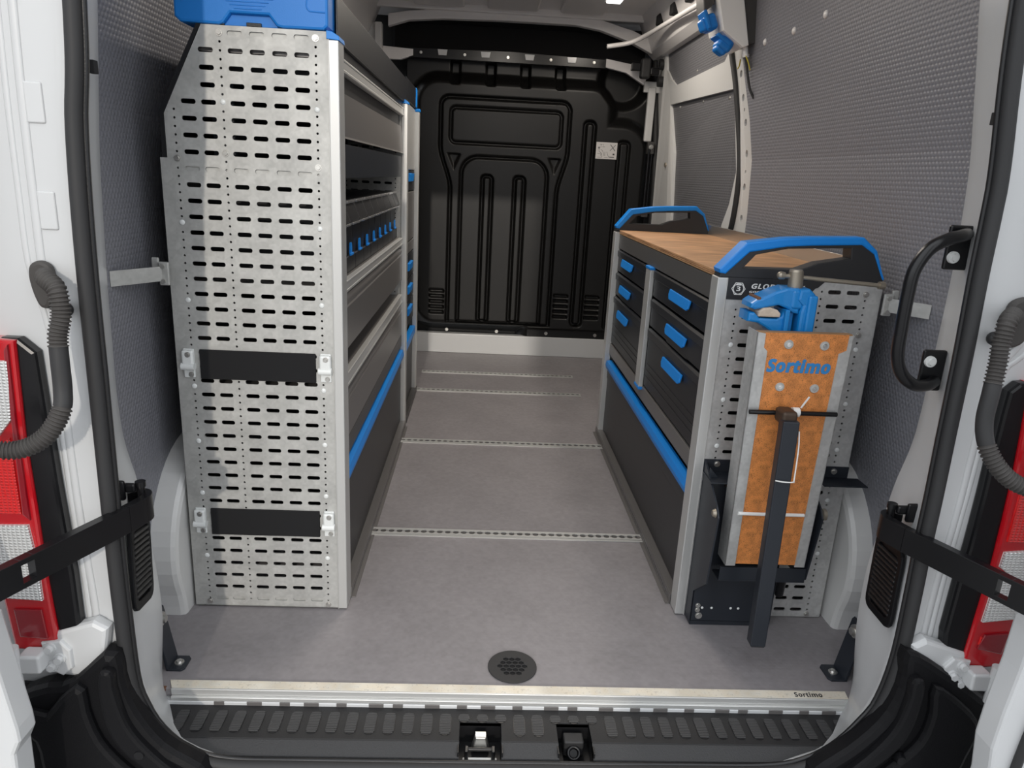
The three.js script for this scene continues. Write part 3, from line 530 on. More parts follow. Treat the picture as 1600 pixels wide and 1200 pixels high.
wallStrap([[-0.764, 0.853, -1.52], [-0.70, 0.853, -1.628]], 'galvanised strap tying the tall shelving unit to the van wall', 1);
wallStrap([[1.008, 0.853, -1.56], [0.952, 0.862, -1.64]], 'galvanised strap tying the low workbench unit to the van wall', -1);

// ------------------------------------------------------------------ right workbench unit
const RF = -1.655, RB = -3.07;
const rHolesIn = (x, y) => x > 0.585 && x < 0.925 && !(y > 0.84 && x < 0.79);
const rHoles = slotsOf([0.632, 0.677, 0.722, 0.767, 0.830, 0.875], [0.601, 0.7995, 0.906], 0.025, 26, (x, y) => rHolesIn(x, y) && y < 0.885);
const bench = thing('workbench_unit', 'low workbench drawer unit with black fronts and blue handles', 'drawer unit', [0.755, 0, -2.36]);
{
  const pOut = [[0.573, 0.004], [0.942, 0.004], [0.942, 0.897], [0.573, 0.897]];
  const side = obj('side_panel', [ext(pOut, 0.003, { holes: rHoles, at: RF - 0.003 })], M.zincOld, bench);
  obj('side_panel', [ext(pOut, 0.003, { at: RB })], M.zincOld, bench);
  obj('side_flange', [bx(0.941, 0.9435, 0.004, 0.897, RF - 0.03, RF, 0.0006), bx(0.573, 0.942, 0.002, 0.005, RF - 0.03, RF, 0.0006)], M.zincOld, side);
  for (const x of [0.601, 0.906]) for (const y of [0.739, 0.602, 0.482, 0.344, 0.192]) obj('rivet', [rivet(x, y, RF, 0.0062)], M.clearPlastic, side);
  for (const [x, y] of [[0.906, 0.873], [0.906, 0.012], [0.906, 0.775]]) obj('screw', bolt(x, y, RF, 0.0055, 0.004), M.steel, side);
  const lab = obj('label_plate', [ext([[0.573, 0.899], [0.573, 0.848], [0.735, 0.848], [0.744, 0.869], [0.772, 0.869], [0.782, 0.882], [0.788, 0.884], [0.803, 0.899]], 0.0015, { at: RF })], M.anthracite, bench);
  { // emblem and lettering
    const hex = (r) => Array.from({ length: 6 }, (_, i) => [0.6 + r * Math.cos(i * PI / 3), 0.8735 + r * Math.sin(i * PI / 3)]), z = RF + 0.0015;
    obj('emblem', [ext(hex(0.0165), 0.0005, { holes: [hex(0.0148).reverse()], at: z }), ext(disc(0.6, 0.8735, 0.0125, 20).reverse(), 0.0005, { holes: [disc(0.6, 0.8735, 0.0113, 20)], at: z }), letters('3', 0.5955, 0.8685, z, 0.0105, 0.009), bx(0.593, 0.607, 0.8602, 0.8622, z, z + 0.0005, 0), bx(0.594, 0.606, 0.8815, 0.8840, z, z + 0.0005, 0)], M.white, lab);
    obj('lettering', [letters('GLOBELYST4', 0.629, 0.8755, z, 0.0115, 0.126, 0.25)], M.white, lab);
    obj('lettering', [letters('GOOSDEN', 0.626, 0.8655, z, 0.0045, 0.055, 0.25)], M.white, lab);
  }
  for (const z of [RF + 0.001, RB + 0.05]) obj('corner_post', [bx(0.549, 0.5735, 0.002, 0.898, z - 0.05, z, 0.003), bx(0.5715, 0.573, 0.002, 0.898, z - 0.05, z + 0.002, 0.0005)], M.alu, bench);
  const mid = obj('middle_post', [bx(0.556, 0.572, 0.424, 0.826, -2.428, -2.362, 0.003)], M.alu, bench);
  obj('post_cap', [bx(0.554, 0.573, 0.824, 0.834, -2.43, -2.36, 0.003)], M.blue, mid); obj('post_cap', [bx(0.554, 0.573, 0.414, 0.425, -2.43, -2.36, 0.003)], M.blue, mid);
  obj('carcass', [bx(0.60, 0.93, 0.03, 0.82, RB + 0.02, RF - 0.045, 0)], M.dark, bench);
  obj('apron', [bx(0.567, 0.585, 0.833, 0.889, RB + 0.055, RF - 0.052, 0.0015)], M.apron, bench);
  // drawers
  const drawer = (y0, y1, z0, z1, hz0, hz1, hy, lip) => {
    const d = obj('drawer', [bx(0.570, 0.60, y0 + 0.004, y1 - 0.003, z0, z1, 0.005), ext([[0.572, y1 - 0.003], [0.565, y1 - 0.008], [0.566, y1 - 0.03], [0.572, y1 - 0.036]], z1 - z0 - 0.01, { at: z0 + 0.005 })], M.navy, bench);
    // tilted blue grip in a scooped pocket
    const L = hz1 - hz0, s = [[-hz1 + 0.0, hy + 0.012], [-hz1 + 0.0, hy - 0.010], [-hz1 + 0.010, hy - 0.016], [-hz0 - 0.016, hy - 0.016], [-hz0, hy - 0.004], [-hz0, hy + 0.012]];
    const g = ext(s.reverse(), 0.007, { bevel: 0.002 }); g.rotateY(PI / 2); g.translate(0.5625, 0, 0);
    { const q = g.attributes.position; for (let i = 0; i < q.count; i++) q.setX(i, q.getX(i) - (hy + 0.012 - q.getY(i)) * 0.22); g.computeVertexNormals(); }  // leans out towards its lower edge
    obj('handle', [g], M.blue, d);
    obj('pocket', [bx(0.5705, 0.574, hy - 0.045, hy + 0.016, hz0 - 0.008, hz1 + 0.008, 0.003)], M.black, d);
    if (lip) for (let k = 0; k < 3; k++) obj('groove', [bx(0.5685, 0.572, y0 + 0.04 + k * 0.022, y0 + 0.043 + k * 0.022, z0 + 0.01, z1 - 0.01, 0.001)], M.black, d);
    return d;
  };
  for (const [y0, y1, hy] of [[0.736, 0.831, 0.788], [0.637, 0.736, 0.684], [0.43, 0.637, 0.581]]) {
    drawer(y0, y1, -2.356, -1.708, -2.118, -1.904, hy, y1 < 0.7);
    drawer(y0, y1, RB + 0.05, -2.432, -2.897, -2.690, hy, y1 < 0.7);
  }
  obj('cross_rail', [bx(0.568, 0.585, 0.380, 0.428, RB + 0.05, RF - 0.05)], M.tray, bench);
  const flap = obj('lower_flap', [bx(0.570, 0.582, 0.032, 0.272, RB + 0.05, RF - 0.05), bx(0.567, 0.582, 0.272, 0.318, RB + 0.05, RF - 0.05)], M.anthracite, bench);
  obj('flap_handle', [ext([[0.582, 0.316], [0.559, 0.318], [0.555, 0.335], [0.559, 0.352], [0.582, 0.355]], -(RB + 0.058) + RF - 0.052, { at: RB + 0.058, bevel: 0.001 })], M.blue, flap);
  const holes = []; for (let z = -1.72; z > RB + 0.06; z -= 0.0155) holes.push(slotHole(-z, 0.014, 0.0075, 0.012));
  obj('base_rail', [extX([[RB, 0], [-1.705, 0], [-1.705, 0.028], [RB, 0.028]], 0.5465, 0.549, { holes }), bx(0.5465, 0.575, 0.028, 0.0305, RB, -1.705, 0.0008), bx(0.536, 0.575, 0.0, 0.0025, RB, -1.705, 0.0008)], M.tray, bench);
  obj('rail_core', [bx(0.556, 0.574, 0.003, 0.027, RB, -1.705, 0)], M.dark, bench);
  obj('back_rim', [bx(0.937, 0.9405, 0.88, 0.945, RB, RF - 0.05, 0.001)], M.steel, bench);
  // end handles: dark bracket with a blue grip along its top
  for (const [z, sy] of [[RF - 0.046, 0], [RB + 0.002, 0.012]]) {
    const P = (p) => p.map(([x, y]) => [x, y + sy * (y > 0.92 ? 1 : 0.4)]);
    const bO = P([[0.553, 0.898], [0.943, 0.898], [0.9395, 0.915], [0.910, 0.970], [0.877, 0.992], [0.757, 0.986], [0.70, 0.981], [0.612, 0.966], [0.556, 0.914]]);
    const bH = P([[0.605, 0.921], [0.632, 0.953], [0.705, 0.970], [0.853, 0.978], [0.856, 0.954], [0.782, 0.940], [0.739, 0.923]]);
    const h = obj('end_handle', [ext(bO, 0.044, { holes: [bH.slice().reverse()], at: z, bevel: 0.002 })], M.anthracite, bench);
    const gO = P([[0.550, 0.917], [0.606, 0.980], [0.70, 0.994], [0.757, 0.9985], [0.878, 1.004], [0.914, 0.975], [0.943, 0.908], [0.9385, 0.908], [0.908, 0.966], [0.875, 0.986], [0.757, 0.979], [0.70, 0.974], [0.616, 0.958], [0.566, 0.906], [0.553, 0.908]]);
    obj('grip', [ext(gO, 0.050, { at: z - 0.003, bevel: 0.004 })], M.blue, h);
  }
}
{
  const t = thing('worktop', 'oak-coloured plywood worktop on the low workbench unit', 'worktop', [0.75, 0.89, -2.36]);
  obj('top_face', [bx(0.566, 0.936, 0.900, 0.906, RB + 0.05, RF - 0.048, 0.001)], M.oak, t);
  for (const k of [0, 1]) obj('ply_layer', [bx(0.566 + k * 0.001, 0.936, 0.8905 + k * 0.005, 0.8945 + k * 0.005, RB + 0.05, RF - 0.048, 0.0008)], k ? M.oak : M.plyEdge, t);
}
// bracket that carries the fold-down vise board --------------------------------
const rig = thing('vise_bracket', 'black sheet steel bracket screwed to the workbench side panel', 'bracket', [0.70, 0, -1.62]);
{
  obj('base_plate', [ext([[0.577, 0.012], [0.787, 0.012], [0.787, 0.20], [0.800, 0.205], [0.577, 0.44]].slice(0, 5), 0.003, { at: -1.615 }), bx(0.577, 0.787, 0.0, 0.014, -1.655, -1.612, 0.001)], M.darkSteel, rig);
  obj('gusset', [extX([[-1.652, 0.005], [-1.612, 0.005], [-1.612, 0.10], [-1.53, 0.17], [-1.512, 0.355], [-1.53, 0.375], [-1.652, 0.445]], 0.575, 0.579)], M.darkSteel, rig);
  obj('gusset', [extX([[-1.652, 0.16], [-1.60, 0.16], [-1.552, 0.175], [-1.522, 0.355], [-1.54, 0.375], [-1.652, 0.445]], 0.829, 0.833)], M.darkSteel, rig);
  obj('gusset', [extX([[-1.652, 0.005], [-1.612, 0.005], [-1.612, 0.20], [-1.652, 0.20]], 0.786, 0.789)], M.darkSteel, rig);
  obj('front_lip', [bx(0.612, 0.828, 0.172, 0.207, -1.552, -1.549, 0.0008), bx(0.612, 0.828, 0.168, 0.172, -1.60, -1.549, 0.0008)], M.darkSteel, rig);
  obj('top_arm', [bx(0.573, 0.652, 0.415, 0.447, -1.6545, -1.651, 0.0006), bx(0.573, 0.652, 0.412, 0.415, -1.653, -1.58, 0.0006)], M.darkSteel, rig);
  obj('top_arm', [bx(0.884, 0.944, 0.408, 0.438, -1.6545, -1.651, 0.0006), bx(0.862, 0.972, 0.405, 0.408, -1.653, -1.60, 0.0006)], M.darkSteel, rig);
  for (const [x, y, z, r] of [[0.606, 0.436, -1.651, 0.006], [0.906, 0.426, -1.651, 0.006], [0.598, 0.028, -1.612, 0.007], [0.593, 0.058, -1.612, 0.005], [0.593, 0.045, -1.612, 0.005]]) obj('bolt', bolt(x, y, z, r, 0.006), M.steel, rig);
  for (const x of [0.605, 0.63, 0.68, 0.70]) obj('rivet', [rivet(x, 0.051, -1.612, 0.0035)], M.clearPlastic, rig);
  obj('pivot_bolt', [cyl([0.572, 0.362, -1.525], [0.565, 0.362, -1.525], 0.011, 0.007, 16)], M.oldSteel, rig); obj('pivot_bolt', [cyl([0.833, 0.362, -1.535], [0.841, 0.362, -1.535], 0.014, 0.014, 16)], M.oldSteel, rig);
  obj('stop_pin', [cyl([0.79, 0.165, -1.585], [0.802, 0.095, -1.615], 0.011)], M.blackGloss, rig);
}
{
  const t = thing('vise_board', 'folded-down vise board of speckled orange-brown plywood in a galvanised frame', 'vise board', [0.71, 0.5, -1.52]);
  const fz = (y) => -1.545 + (y - 0.21) / 0.6 * 0.055;           // the board leans out a little towards its top
  const xc = (y) => 0.7195 - (y - 0.21) / 0.6 * 0.0185, hw = (y) => 0.0985 + (y - 0.21) / 0.6 * 0.0075;
  const slab = (pts, d0, d1) => { // outline by (u across -1..1, y); stands d0..d1 before the board plane
    const g = ext(pts.map(([u, y]) => [xc(y) + u * hw(y), y]), d1 - d0), p = g.attributes.position; for (let i = 0; i < p.count; i++) p.setZ(i, p.getZ(i) + d0 + fz(p.getY(i))); g.computeVertexNormals(); return g;
  };
  const b = obj('board', [slab([[-0.83, 0.805], [0.90, 0.807], [0.90, 0.772], [0.75, 0.763], [0.75, 0.22], [-0.75, 0.22], [-0.75, 0.763], [-0.83, 0.771]], -0.004, 0.0)], M.board, t);
  obj('top_edge', [slab([[-0.98, 0.800], [0.98, 0.802], [0.97, 0.808], [-0.97, 0.806]], -0.02, -0.001)], M.plyEdge, t);
  obj('frame_rail', [slab([[-1.0, 0.215], [-0.75, 0.215], [-0.75, 0.764], [-0.83, 0.772], [-0.83, 0.803], [-1.0, 0.806]], -0.002, 0.002), slab([[-1.0, 0.215], [-0.98, 0.215], [-0.98, 0.806], [-1.0, 0.806]], -0.055, 0.002)], M.zincOld, t);
  obj('frame_rail', [slab([[1.0, 0.215], [1.0, 0.806], [0.90, 0.805], [0.90, 0.772], [0.75, 0.764], [0.75, 0.215]], -0.002, 0.002), slab([[0.98, 0.215], [1.0, 0.215], [1.0, 0.806], [0.98, 0.806]], -0.055, 0.002)], M.zincOld, t);
  for (const [x, y] of [[0.668, 0.781], [0.747, 0.781], [0.667, 0.683], [0.745, 0.682]]) { const z = fz(y); const w = obj('washer', [cyl([x, y, z], [x, y, z + 0.0025], 0.0105, 0.0095, 20)], M.zinc, t); obj('screw', [cyl([x, y, z + 0.002], [x, y, z + 0.004], 0.0055, 0.005, 16), cyl([x, y, z + 0.003], [x, y, z + 0.0045], 0.0026, 0.0026, 6)], M.chrome, w); }
  { const g = letters('Sortimo', 0, 0, 0, 0.028, 0.141, 0.08, 0.0004, 0.0012); g.rotateX(0.091); g.translate(0.629, 0.718, fz(0.73) - 0.0004); obj('lettering', [g], std({ color: lin(0.03, 0.22, 0.52), roughness: 0.6 }), t); }
  const y1 = 0.624, z1 = fz(y1) + 0.010;
  obj('pivot_rod', [cyl([0.606, y1, z1], [0.804, y1 + 0.001, z1], 0.0052)], M.blackGloss, t);
  obj('retaining_rod', [cyl([0.628, 0.362, fz(0.362) + 0.004], [0.786, 0.362, fz(0.362) + 0.004], 0.0042)], M.white, t);
}
{
  const t = thing('support_leg', 'dark square steel support leg hanging down the front of the vise board', 'support leg', [0.68, 0.4, -1.45]);
  obj('bar', [bar([0.680, 0.622, -1.455], [0.6795, 0.072, -1.437], 0.036, 0.030, 0.003)], M.darkSteel, t);
  obj('hinge_sleeve', [bx(0.663, 0.698, 0.607, 0.640, -1.502, -1.452, 0.008)], M.sleeve, t);
  obj('end_plug', [bx(0.664, 0.695, 0.070, 0.074, -1.450, -1.424, 0.001)], M.rubber, t);
}
{
  const t = thing('cable_tie', 'white cable tie and wire hook on the dark support leg', 'cable tie', [0.70, 0.62, -1.48]);
  obj('tie_band', [cyl([0.702, 0.627, -1.4975], [0.717, 0.627, -1.4975], 0.011, 0.011, 16)], M.white, t);
  obj('tie_tail', [bar([0.716, 0.64, -1.488], [0.728, 0.668, -1.482], 0.004, 0.0016, 0.0004)], M.white, t);
  obj('wire_hook', [tube([[0.7005, 0.60, -1.445], [0.7035, 0.56, -1.441], [0.7035, 0.492, -1.437], [0.700, 0.487, -1.4315], [0.68, 0.487, -1.430], [0.660, 0.489, -1.432]], 0.0016, 40, 6)], M.white, t);
}
{ // vise hanging behind the top of the board, jaws to the left
  const t = thing('bench_vise', 'blue steel bench vise with jaws to the side above the vise board', 'vise', [0.68, 0.84, -1.56]), z0 = -1.60, z1 = -1.525;
  const body = obj('body', [ext([[0.690, 0.895], [0.712, 0.897], [0.726, 0.885], [0.730, 0.86], [0.731, 0.795], [0.697, 0.795], [0.697, 0.845], [0.700, 0.86], [0.688, 0.872]], 0.075, { at: z0, bevel: 0.006 }), bx(0.709, 0.731, 0.790, 0.884, z0 - 0.006, z1 + 0.006, 0.006)], M.vise, t);
  obj('moving_jaw', [ext([[0.692, 0.896], [0.664, 0.896], [0.640, 0.887], [0.612, 0.872], [0.602, 0.870], [0.589, 0.860], [0.588, 0.850], [0.600, 0.846], [0.618, 0.850], [0.650, 0.858], [0.668, 0.852], [0.684, 0.842], [0.697, 0.840], [0.697, 0.87]], 0.062, { at: z0 + 0.006, bevel: 0.005 }), bx(0.675, 0.705, 0.85, 0.894, z0 + 0.002, z1 - 0.004, 0.008)], M.vise, t);
  obj('fixed_jaw', [ext([[0.586, 0.840], [0.586, 0.820], [0.610, 0.817], [0.632, 0.805], [0.645, 0.795], [0.672, 0.795], [0.675, 0.842], [0.665, 0.848], [0.660, 0.835], [0.650, 0.829], [0.612, 0.829], [0.600, 0.840]], 0.062, { at: z0 + 0.006, bevel: 0.005 })], M.vise, t);
  obj('jaw_tip', [bx(0.601, 0.610, 0.864, 0.874, z0 + 0.012, z1 - 0.008, 0.002)], M.brown, t);
  obj('jaw_pad', [ext([[0.608, 0.832], [0.607, 0.842], [0.616, 0.851], [0.632, 0.853], [0.648, 0.848], [0.656, 0.840], [0.655, 0.832]], 0.064, { at: z0 + 0.008, bevel: 0.003 })], M.pad, t);
  obj('guide_bar', [bx(0.682, 0.692, 0.792, 0.845, z0 + 0.02, z1 - 0.02, 0.003), bx(0.664, 0.674, 0.795, 0.85, z0 + 0.01, z1 + 0.003, 0.002)], M.vise, t);
  obj('spindle', [cyl([0.686, 0.79, -1.555], [0.686, 0.845, -1.555], 0.007)], M.oldSteel, t);
  obj('spindle_head', [cyl([0.692, 0.890, -1.56], [0.689, 0.930, -1.56], 0.0162, 0.0155, 24), cyl([0.689, 0.929, -1.56], [0.689, 0.934, -1.56], 0.0155, 0.0135, 24), cyl([0.6925, 0.887, -1.56], [0.692, 0.893, -1.56], 0.0175, 0.0175, 24)], M.oldSteel, t);
  obj('handle', [cyl([0.660, 0.9195, -1.56], [0.882, 0.908, -1.555], 0.0048, 0.0048, 14), cyl([0.655, 0.920, -1.56], [0.664, 0.9195, -1.56], 0.0092, 0.008, 18), ball(0.656, 0.920, -1.56, 0.0088), cyl([0.876, 0.9085, -1.555], [0.888, 0.908, -1.555], 0.0085, 0.0085, 18)], M.oldSteel, t);
}

// ------------------------------------------------------------------ rear of the van
const sealLp = [[-0.58, 1.95], [-0.609, 1.313], [-0.626, 1.136], [-0.634, 0.943], [-0.637, 0.707], [-0.638, 0.627], [-0.640, 0.437], [-0.640, 0.3], [-0.637, 0.146], [-0.621, 0.074], [-0.596, 0.019], [-0.549, -0.029], [-0.473, -0.055]];
const sealRp = [[0.775, 1.95], [0.808, 1.394], [0.834, 1.154], [0.838, 1.083], [0.84, 0.975], [0.845, 0.841], [0.848, 0.693], [0.851, 0.568], [0.852, 0.469], [0.855, 0.367], [0.856, 0.223], [0.842, 0.122], [0.815, 0.062], [0.772, 0.003], [0.716, -0.037], [0.64, -0.055]];
const pillLp = [[-0.62, 1.95], [-0.665, 1.35], [-0.689, 1.09], [-0.698, 0.883], [-0.703, 0.67], [-0.701, 0.591], [-0.697, 0.537], [-0.682, 0.489], [-0.673, 0.411], [-0.664, 0.323], [-0.657, 0.24], [-0.655, 0.155], [-0.668, 0.024], [-0.675, -0.08]];
const pillRp = [[0.82, 1.95], [0.858, 1.438], [0.875, 1.346], [0.906, 1.16], [0.913, 1.058], [0.917, 0.952], [0.917, 0.841], [0.916, 0.762], [0.915, 0.666], [0.911, 0.595], [0.893, 0.529], [0.886, 0.462], [0.879, 0.401], [0.871, 0.339], [0.869, 0.291], [0.871, 0.194], [0.881, 0.11], [0.90, -0.02], [0.905, -0.08]];
const xAt = (p, y) => { for (let i = 0; i < p.length - 1; i++) if (y <= p[i][1] && y >= p[i + 1][1]) { const t = (p[i][1] - y) / (p[i][1] - p[i + 1][1]); return p[i][0] + (p[i + 1][0] - p[i][0]) * t; } return y > p[0][1] ? p[0][0] : p[p.length - 1][0]; };
const pillarMesh = {};
for (const [sd, s, a, wx] of [['left', sealLp, pillLp, -0.80], ['right', sealRp, pillRp, 1.045]]) {
  const rows = [], o = sd === 'left' ? -1 : 1;
  for (let y = -0.05; y <= 1.951; y += 0.02) {
    const xs = xAt(s, y), xa = xAt(a, y), soft = (xAt(a, y + 0.03) + xAt(a, y - 0.03) + xa) / 3;
    rows.push([[xs + o * 0.03, y, -1.194], [xs - o * 0.004, y, -1.194], [xs - o * 0.008, y, -1.205], [xs + (soft - xs) * 0.2 - o * 0.004, y, -1.225], [xs + (soft - xs) * 0.45, y, -1.27], [xs + (soft - xs) * 0.72, y, -1.33], [soft - o * 0.002, y, -1.374], [soft + o * 0.006, y, -1.384], [wx, y, -1.392]]);
  }
  pillarMesh[sd] = struct('trim', [sheet(o < 0 ? rows : rows.map((r) => r.slice().reverse()))], M.paint);
  const jamb = o < 0
    ? [[-1.03, 1.97], [-0.59, 1.97], ...sealLp.map(([x, y]) => [x - 0.004, y]), [-0.473, -0.075], [0.1, -0.075], [0.1, -0.5], [-1.03, -0.5]]
    : [[1.28, 1.97], [1.28, -0.5], [0.1, -0.5], [0.1, -0.075], [0.64, -0.075], ...sealRp.slice().reverse().map(([x, y]) => [x + 0.004, y]), [0.785, 1.97]];
  struct('trim', [ext(jamb, 0.006, { at: -1.202 })], M.paint);
}
// access hole in the pillar cover, beads and steps on the jambs
struct('trim', [bx(0.846, 0.856, 1.222, 1.242, -1.26, -1.248, 0.001)], M.dark);
struct('trim', [bx(-0.632, -0.622, 1.222, 1.242, -1.27, -1.256, 0.001)], M.dark);
const bead = (pts, r) => { const g = tube(pts.map(([x, y]) => [x, y, 0]), r, 60, 10); g.scale(1, 1, 0.5); return g.translate(0, 0, -1.196); };
struct('trim', [bead([[-0.672, 1.95], [-0.70, 1.3], [-0.706, 1.0], [-0.705, 0.90], [-0.695, 0.83], [-0.690, 0.77], [-0.698, 0.70], [-0.698, 0.55], [-0.694, 0.4], [-0.690, 0.30], [-0.690, 0.20]], 0.007)], M.paint);
struct('trim', [bead([[-0.692, 1.95], [-0.722, 1.3], [-0.728, 1.0], [-0.727, 0.92], [-0.715, 0.86], [-0.706, 0.79], [-0.710, 0.72], [-0.708, 0.5], [-0.703, 0.36], [-0.702, 0.20]], 0.005)], M.paint);
struct('trim', [bead([[0.995, 1.1], [0.97, 0.92], [0.94, 0.855], [0.918, 0.82], [0.908, 0.76], [0.907, 0.65], [0.906, 0.55], [0.900, 0.42], [0.898, 0.33], [0.898, 0.2]], 0.007)], M.paint);
struct('trim', [bead([[1.01, 1.05], [0.98, 0.88], [0.955, 0.84], [0.930, 0.815], [0.919, 0.76], [0.918, 0.6], [0.912, 0.4], [0.911, 0.2]], 0.005)], M.paint);
for (const y of [0.98, 1.14]) struct('trim', [bx(-0.70, -0.672, y, y + 0.06, -1.20, -1.193, 0.003)], M.paint);
// door seal around the opening
{
  const pts = [...sealLp.map(([x, y]) => [x, y, -1.186]), [-0.3, -0.058, -1.186], [0.1, -0.059, -1.186], [0.45, -0.058, -1.186], ...sealRp.slice().reverse().map(([x, y]) => [x, y, -1.186])];
  const t = thing('door_seal', 'thick black rubber seal running around the rear opening', 'seal', [0.1, -0.06, -1.186]);
  const g = new THREE.TubeGeometry(curve(pts), 260, 0.0128, 10), inn = pts.map(([x, y, z]) => [x + (x < 0.1 ? 1 : -1) * (y > 0.1 ? 0.0122 : 0.009), y + (y < 0.1 ? 0.010 : 0), z - 0.008]);
  obj('bulb', [g], M.rubber, t); obj('clip_edge', [new THREE.TubeGeometry(curve(inn), 260, 0.005, 6)], M.black, t);
}
// air vents in the pillar covers
function vent(label, zAxis, corners) {
  // corners: [x,y,z] top-near, top-far, bottom-far, bottom-near on the cover
  const [a, b, c, d] = corners.map((p) => V3(...p)), ctr = a.clone().add(b).add(c).add(d).multiplyScalar(0.25);
  const t = thing('air_vent', label, 'vent', ctr.toArray());
  const ux = b.clone().add(c).sub(a).sub(d).multiplyScalar(0.5), uy = a.clone().add(b).sub(c).sub(d).multiplyScalar(0.5), W = ux.length(), H = uy.length(); ux.normalize(); uy.sub(ux.clone().multiplyScalar(uy.dot(ux))).normalize();
  const uz = ux.clone().cross(uy), flip = uz.x * (ctr.x < 0.1 ? 1 : -1) < 0 ? -1 : 1; if (flip < 0) { ux.negate(); uz.negate(); }
  const m = new THREE.Matrix4().makeBasis(ux, uy, uz).setPosition(ctr), put = (g) => g.applyMatrix4(m);
  const rrp = (w, h, r) => { const p = []; for (const [sx, sy, a0] of [[1, -1, -90], [1, 1, 0], [-1, 1, 90], [-1, -1, 180]]) for (const q of [0, 30, 60, 90]) p.push([sx * (w / 2 - r) + r * Math.cos((a0 + q) * PI / 180), sy * (h / 2 - r) + r * Math.sin((a0 + q) * PI / 180)]); return p; };
  obj('frame', [put(ext(rrp(W, H, 0.022), 0.008, { holes: [rrp(W - 0.028, H - 0.034, 0.016).reverse()], at: -0.001, bevel: 0.002 })), put(bx(-W / 2 + 0.01, W / 2 - 0.01, -H / 2 + 0.012, H / 2 - 0.012, -0.001, 0.0015, 0))], M.bumper, t);
  const n = 12;
  for (let k = 0; k < n; k++) { const y = -H / 2 + 0.028 + k * (H - 0.056) / (n - 1), g = new RoundedBoxGeometry(W - 0.026, 0.007, 0.008, 1, 0.002); g.rotateX(0.5); g.translate(0, y, 0.004); obj('slat', [put(g)], M.black, t); }
}
{
  const on = (sd, y, z) => { const s = sd < 0 ? sealLp : sealRp, a = sd < 0 ? pillLp : pillRp, t = (z + 1.205) / (-1.38 + 1.205); return xAt(s, y) + (xAt(a, y) - xAt(s, y)) * t - sd * 0.007; };
  const vp = (sd, y, z) => [on(sd, y, z), y, z];
  vent('black louvred air vent in the white left pillar under the strap', 1, [vp(-1, 0.44, -1.225), vp(-1, 0.415, -1.335), vp(-1, 0.24, -1.335), vp(-1, 0.27, -1.225)]);
  vent('black louvred air vent in the white right pillar under the strap', 1, [vp(1, 0.43, -1.225), vp(1, 0.42, -1.345), vp(1, 0.25, -1.345), vp(1, 0.262, -1.225)]);
}
// door check straps
function checkStrap(sd, label, hook, end) { // hook: plan points [x, z] of the rolled end, then straight on to end
  const t = thing('check_strap', label, 'door strap', [hook[0][0], 0.47, hook[0][1]]), y0 = 0.449, y1 = 0.4975, k = 0.0085;
  const band = (pts, ya, yb) => { const L = [], R = []; pts.forEach((p, i) => { const a = pts[Math.max(0, i - 1)], b = pts[Math.min(pts.length - 1, i + 1)], dx = b[0] - a[0], dz = b[1] - a[1], l = Math.hypot(dx, dz); L.push([p[0] - dz / l * k, p[1] + dx / l * k]); R.push([p[0] + dz / l * k, p[1] - dx / l * k]); }); return extY([...L, ...R.reverse()], ya, yb, { bevel: 0.0006 }); };
  const bent = new THREE.CatmullRomCurve3(hook.map(([x, z]) => V3(x, 0, z))).getSpacedPoints(30).map((p) => [p.x, p.z]), A = hook[hook.length - 1], B = end;
  const at2 = (q) => [A[0] + (B[0] - A[0]) * q, A[1] + (B[1] - A[1]) * q], h0 = 0.455, h1 = 0.51;
  obj('strap', [band(bent, y0, y1), band([A, at2(h0)], y0, y1), band([at2(h0), at2(h1)], y0, y0 + 0.009), band([at2(h0), at2(h1)], y1 - 0.009, y1), band([at2(h1), B], y0, y1)], M.blackGloss, t);
  const [hx, hz] = [hook[2][0] + sd * 0.006, hook[2][1] + 0.006];
  obj('hinge_pin', [cyl([hx, y0 - 0.008, hz], [hx, y1 + 0.020, hz], 0.0075), cyl([hx, y1 + 0.012, hz], [hx, y1 + 0.022, hz], 0.0095)], M.blackGloss, t);
  obj('mount', [bx(hx + sd * 0.004, hx + sd * 0.040, y1 + 0.004, y1 + 0.022, hz + 0.004, hz + 0.016, 0.005), bx(hx + sd * 0.02, hx + sd * 0.045, y1 - 0.01, y1 + 0.03, hz + 0.012, hz + 0.022, 0.006)], M.blackGloss, t);
}
checkStrap(-1, 'black steel check strap crossing in front of the left tail lamp', [[-0.645, -1.262], [-0.628, -1.272], [-0.612, -1.268], [-0.604, -1.252], [-0.607, -1.235], [-0.618, -1.20]], [-0.765, -0.83]);
checkStrap(1, 'black steel check strap crossing in front of the right tail lamp', [[0.852, -1.268], [0.836, -1.278], [0.820, -1.274], [0.812, -1.258], [0.815, -1.241], [0.826, -1.206]], [0.985, -0.86]);
// grab handle
{
  const t = thing('grab_handle', 'black tubular grab handle bolted to the right rear pillar', 'grab handle', [0.84, 0.9, -1.27]);
  obj('tube', [tube([[0.868, 1.040, -1.288], [0.845, 1.037, -1.268], [0.815, 1.030, -1.258], [0.785, 1.012, -1.255], [0.766, 0.975, -1.255], [0.763, 0.93, -1.255], [0.764, 0.87, -1.255], [0.767, 0.82, -1.255], [0.782, 0.785, -1.255], [0.81, 0.765, -1.257], [0.842, 0.762, -1.268], [0.868, 0.765, -1.288]], 0.0115, 80, 14)], M.blackGloss, t);
  for (const [y0, y1, yb] of [[0.975, 1.055, 0.998], [0.745, 0.825, 0.803]]) { obj('foot', [bx(0.838, 0.884, y0, y1, -1.297, -1.288, 0.008)], M.blackGloss, t); obj('bolt', [cyl([0.852, yb, -1.289], [0.852, yb, -1.284], 0.0115, 0.0105, 18), cyl([0.852, yb, -1.285], [0.852, yb, -1.280], 0.0075, 0.0065, 6)], M.clearPlastic, t); }
}
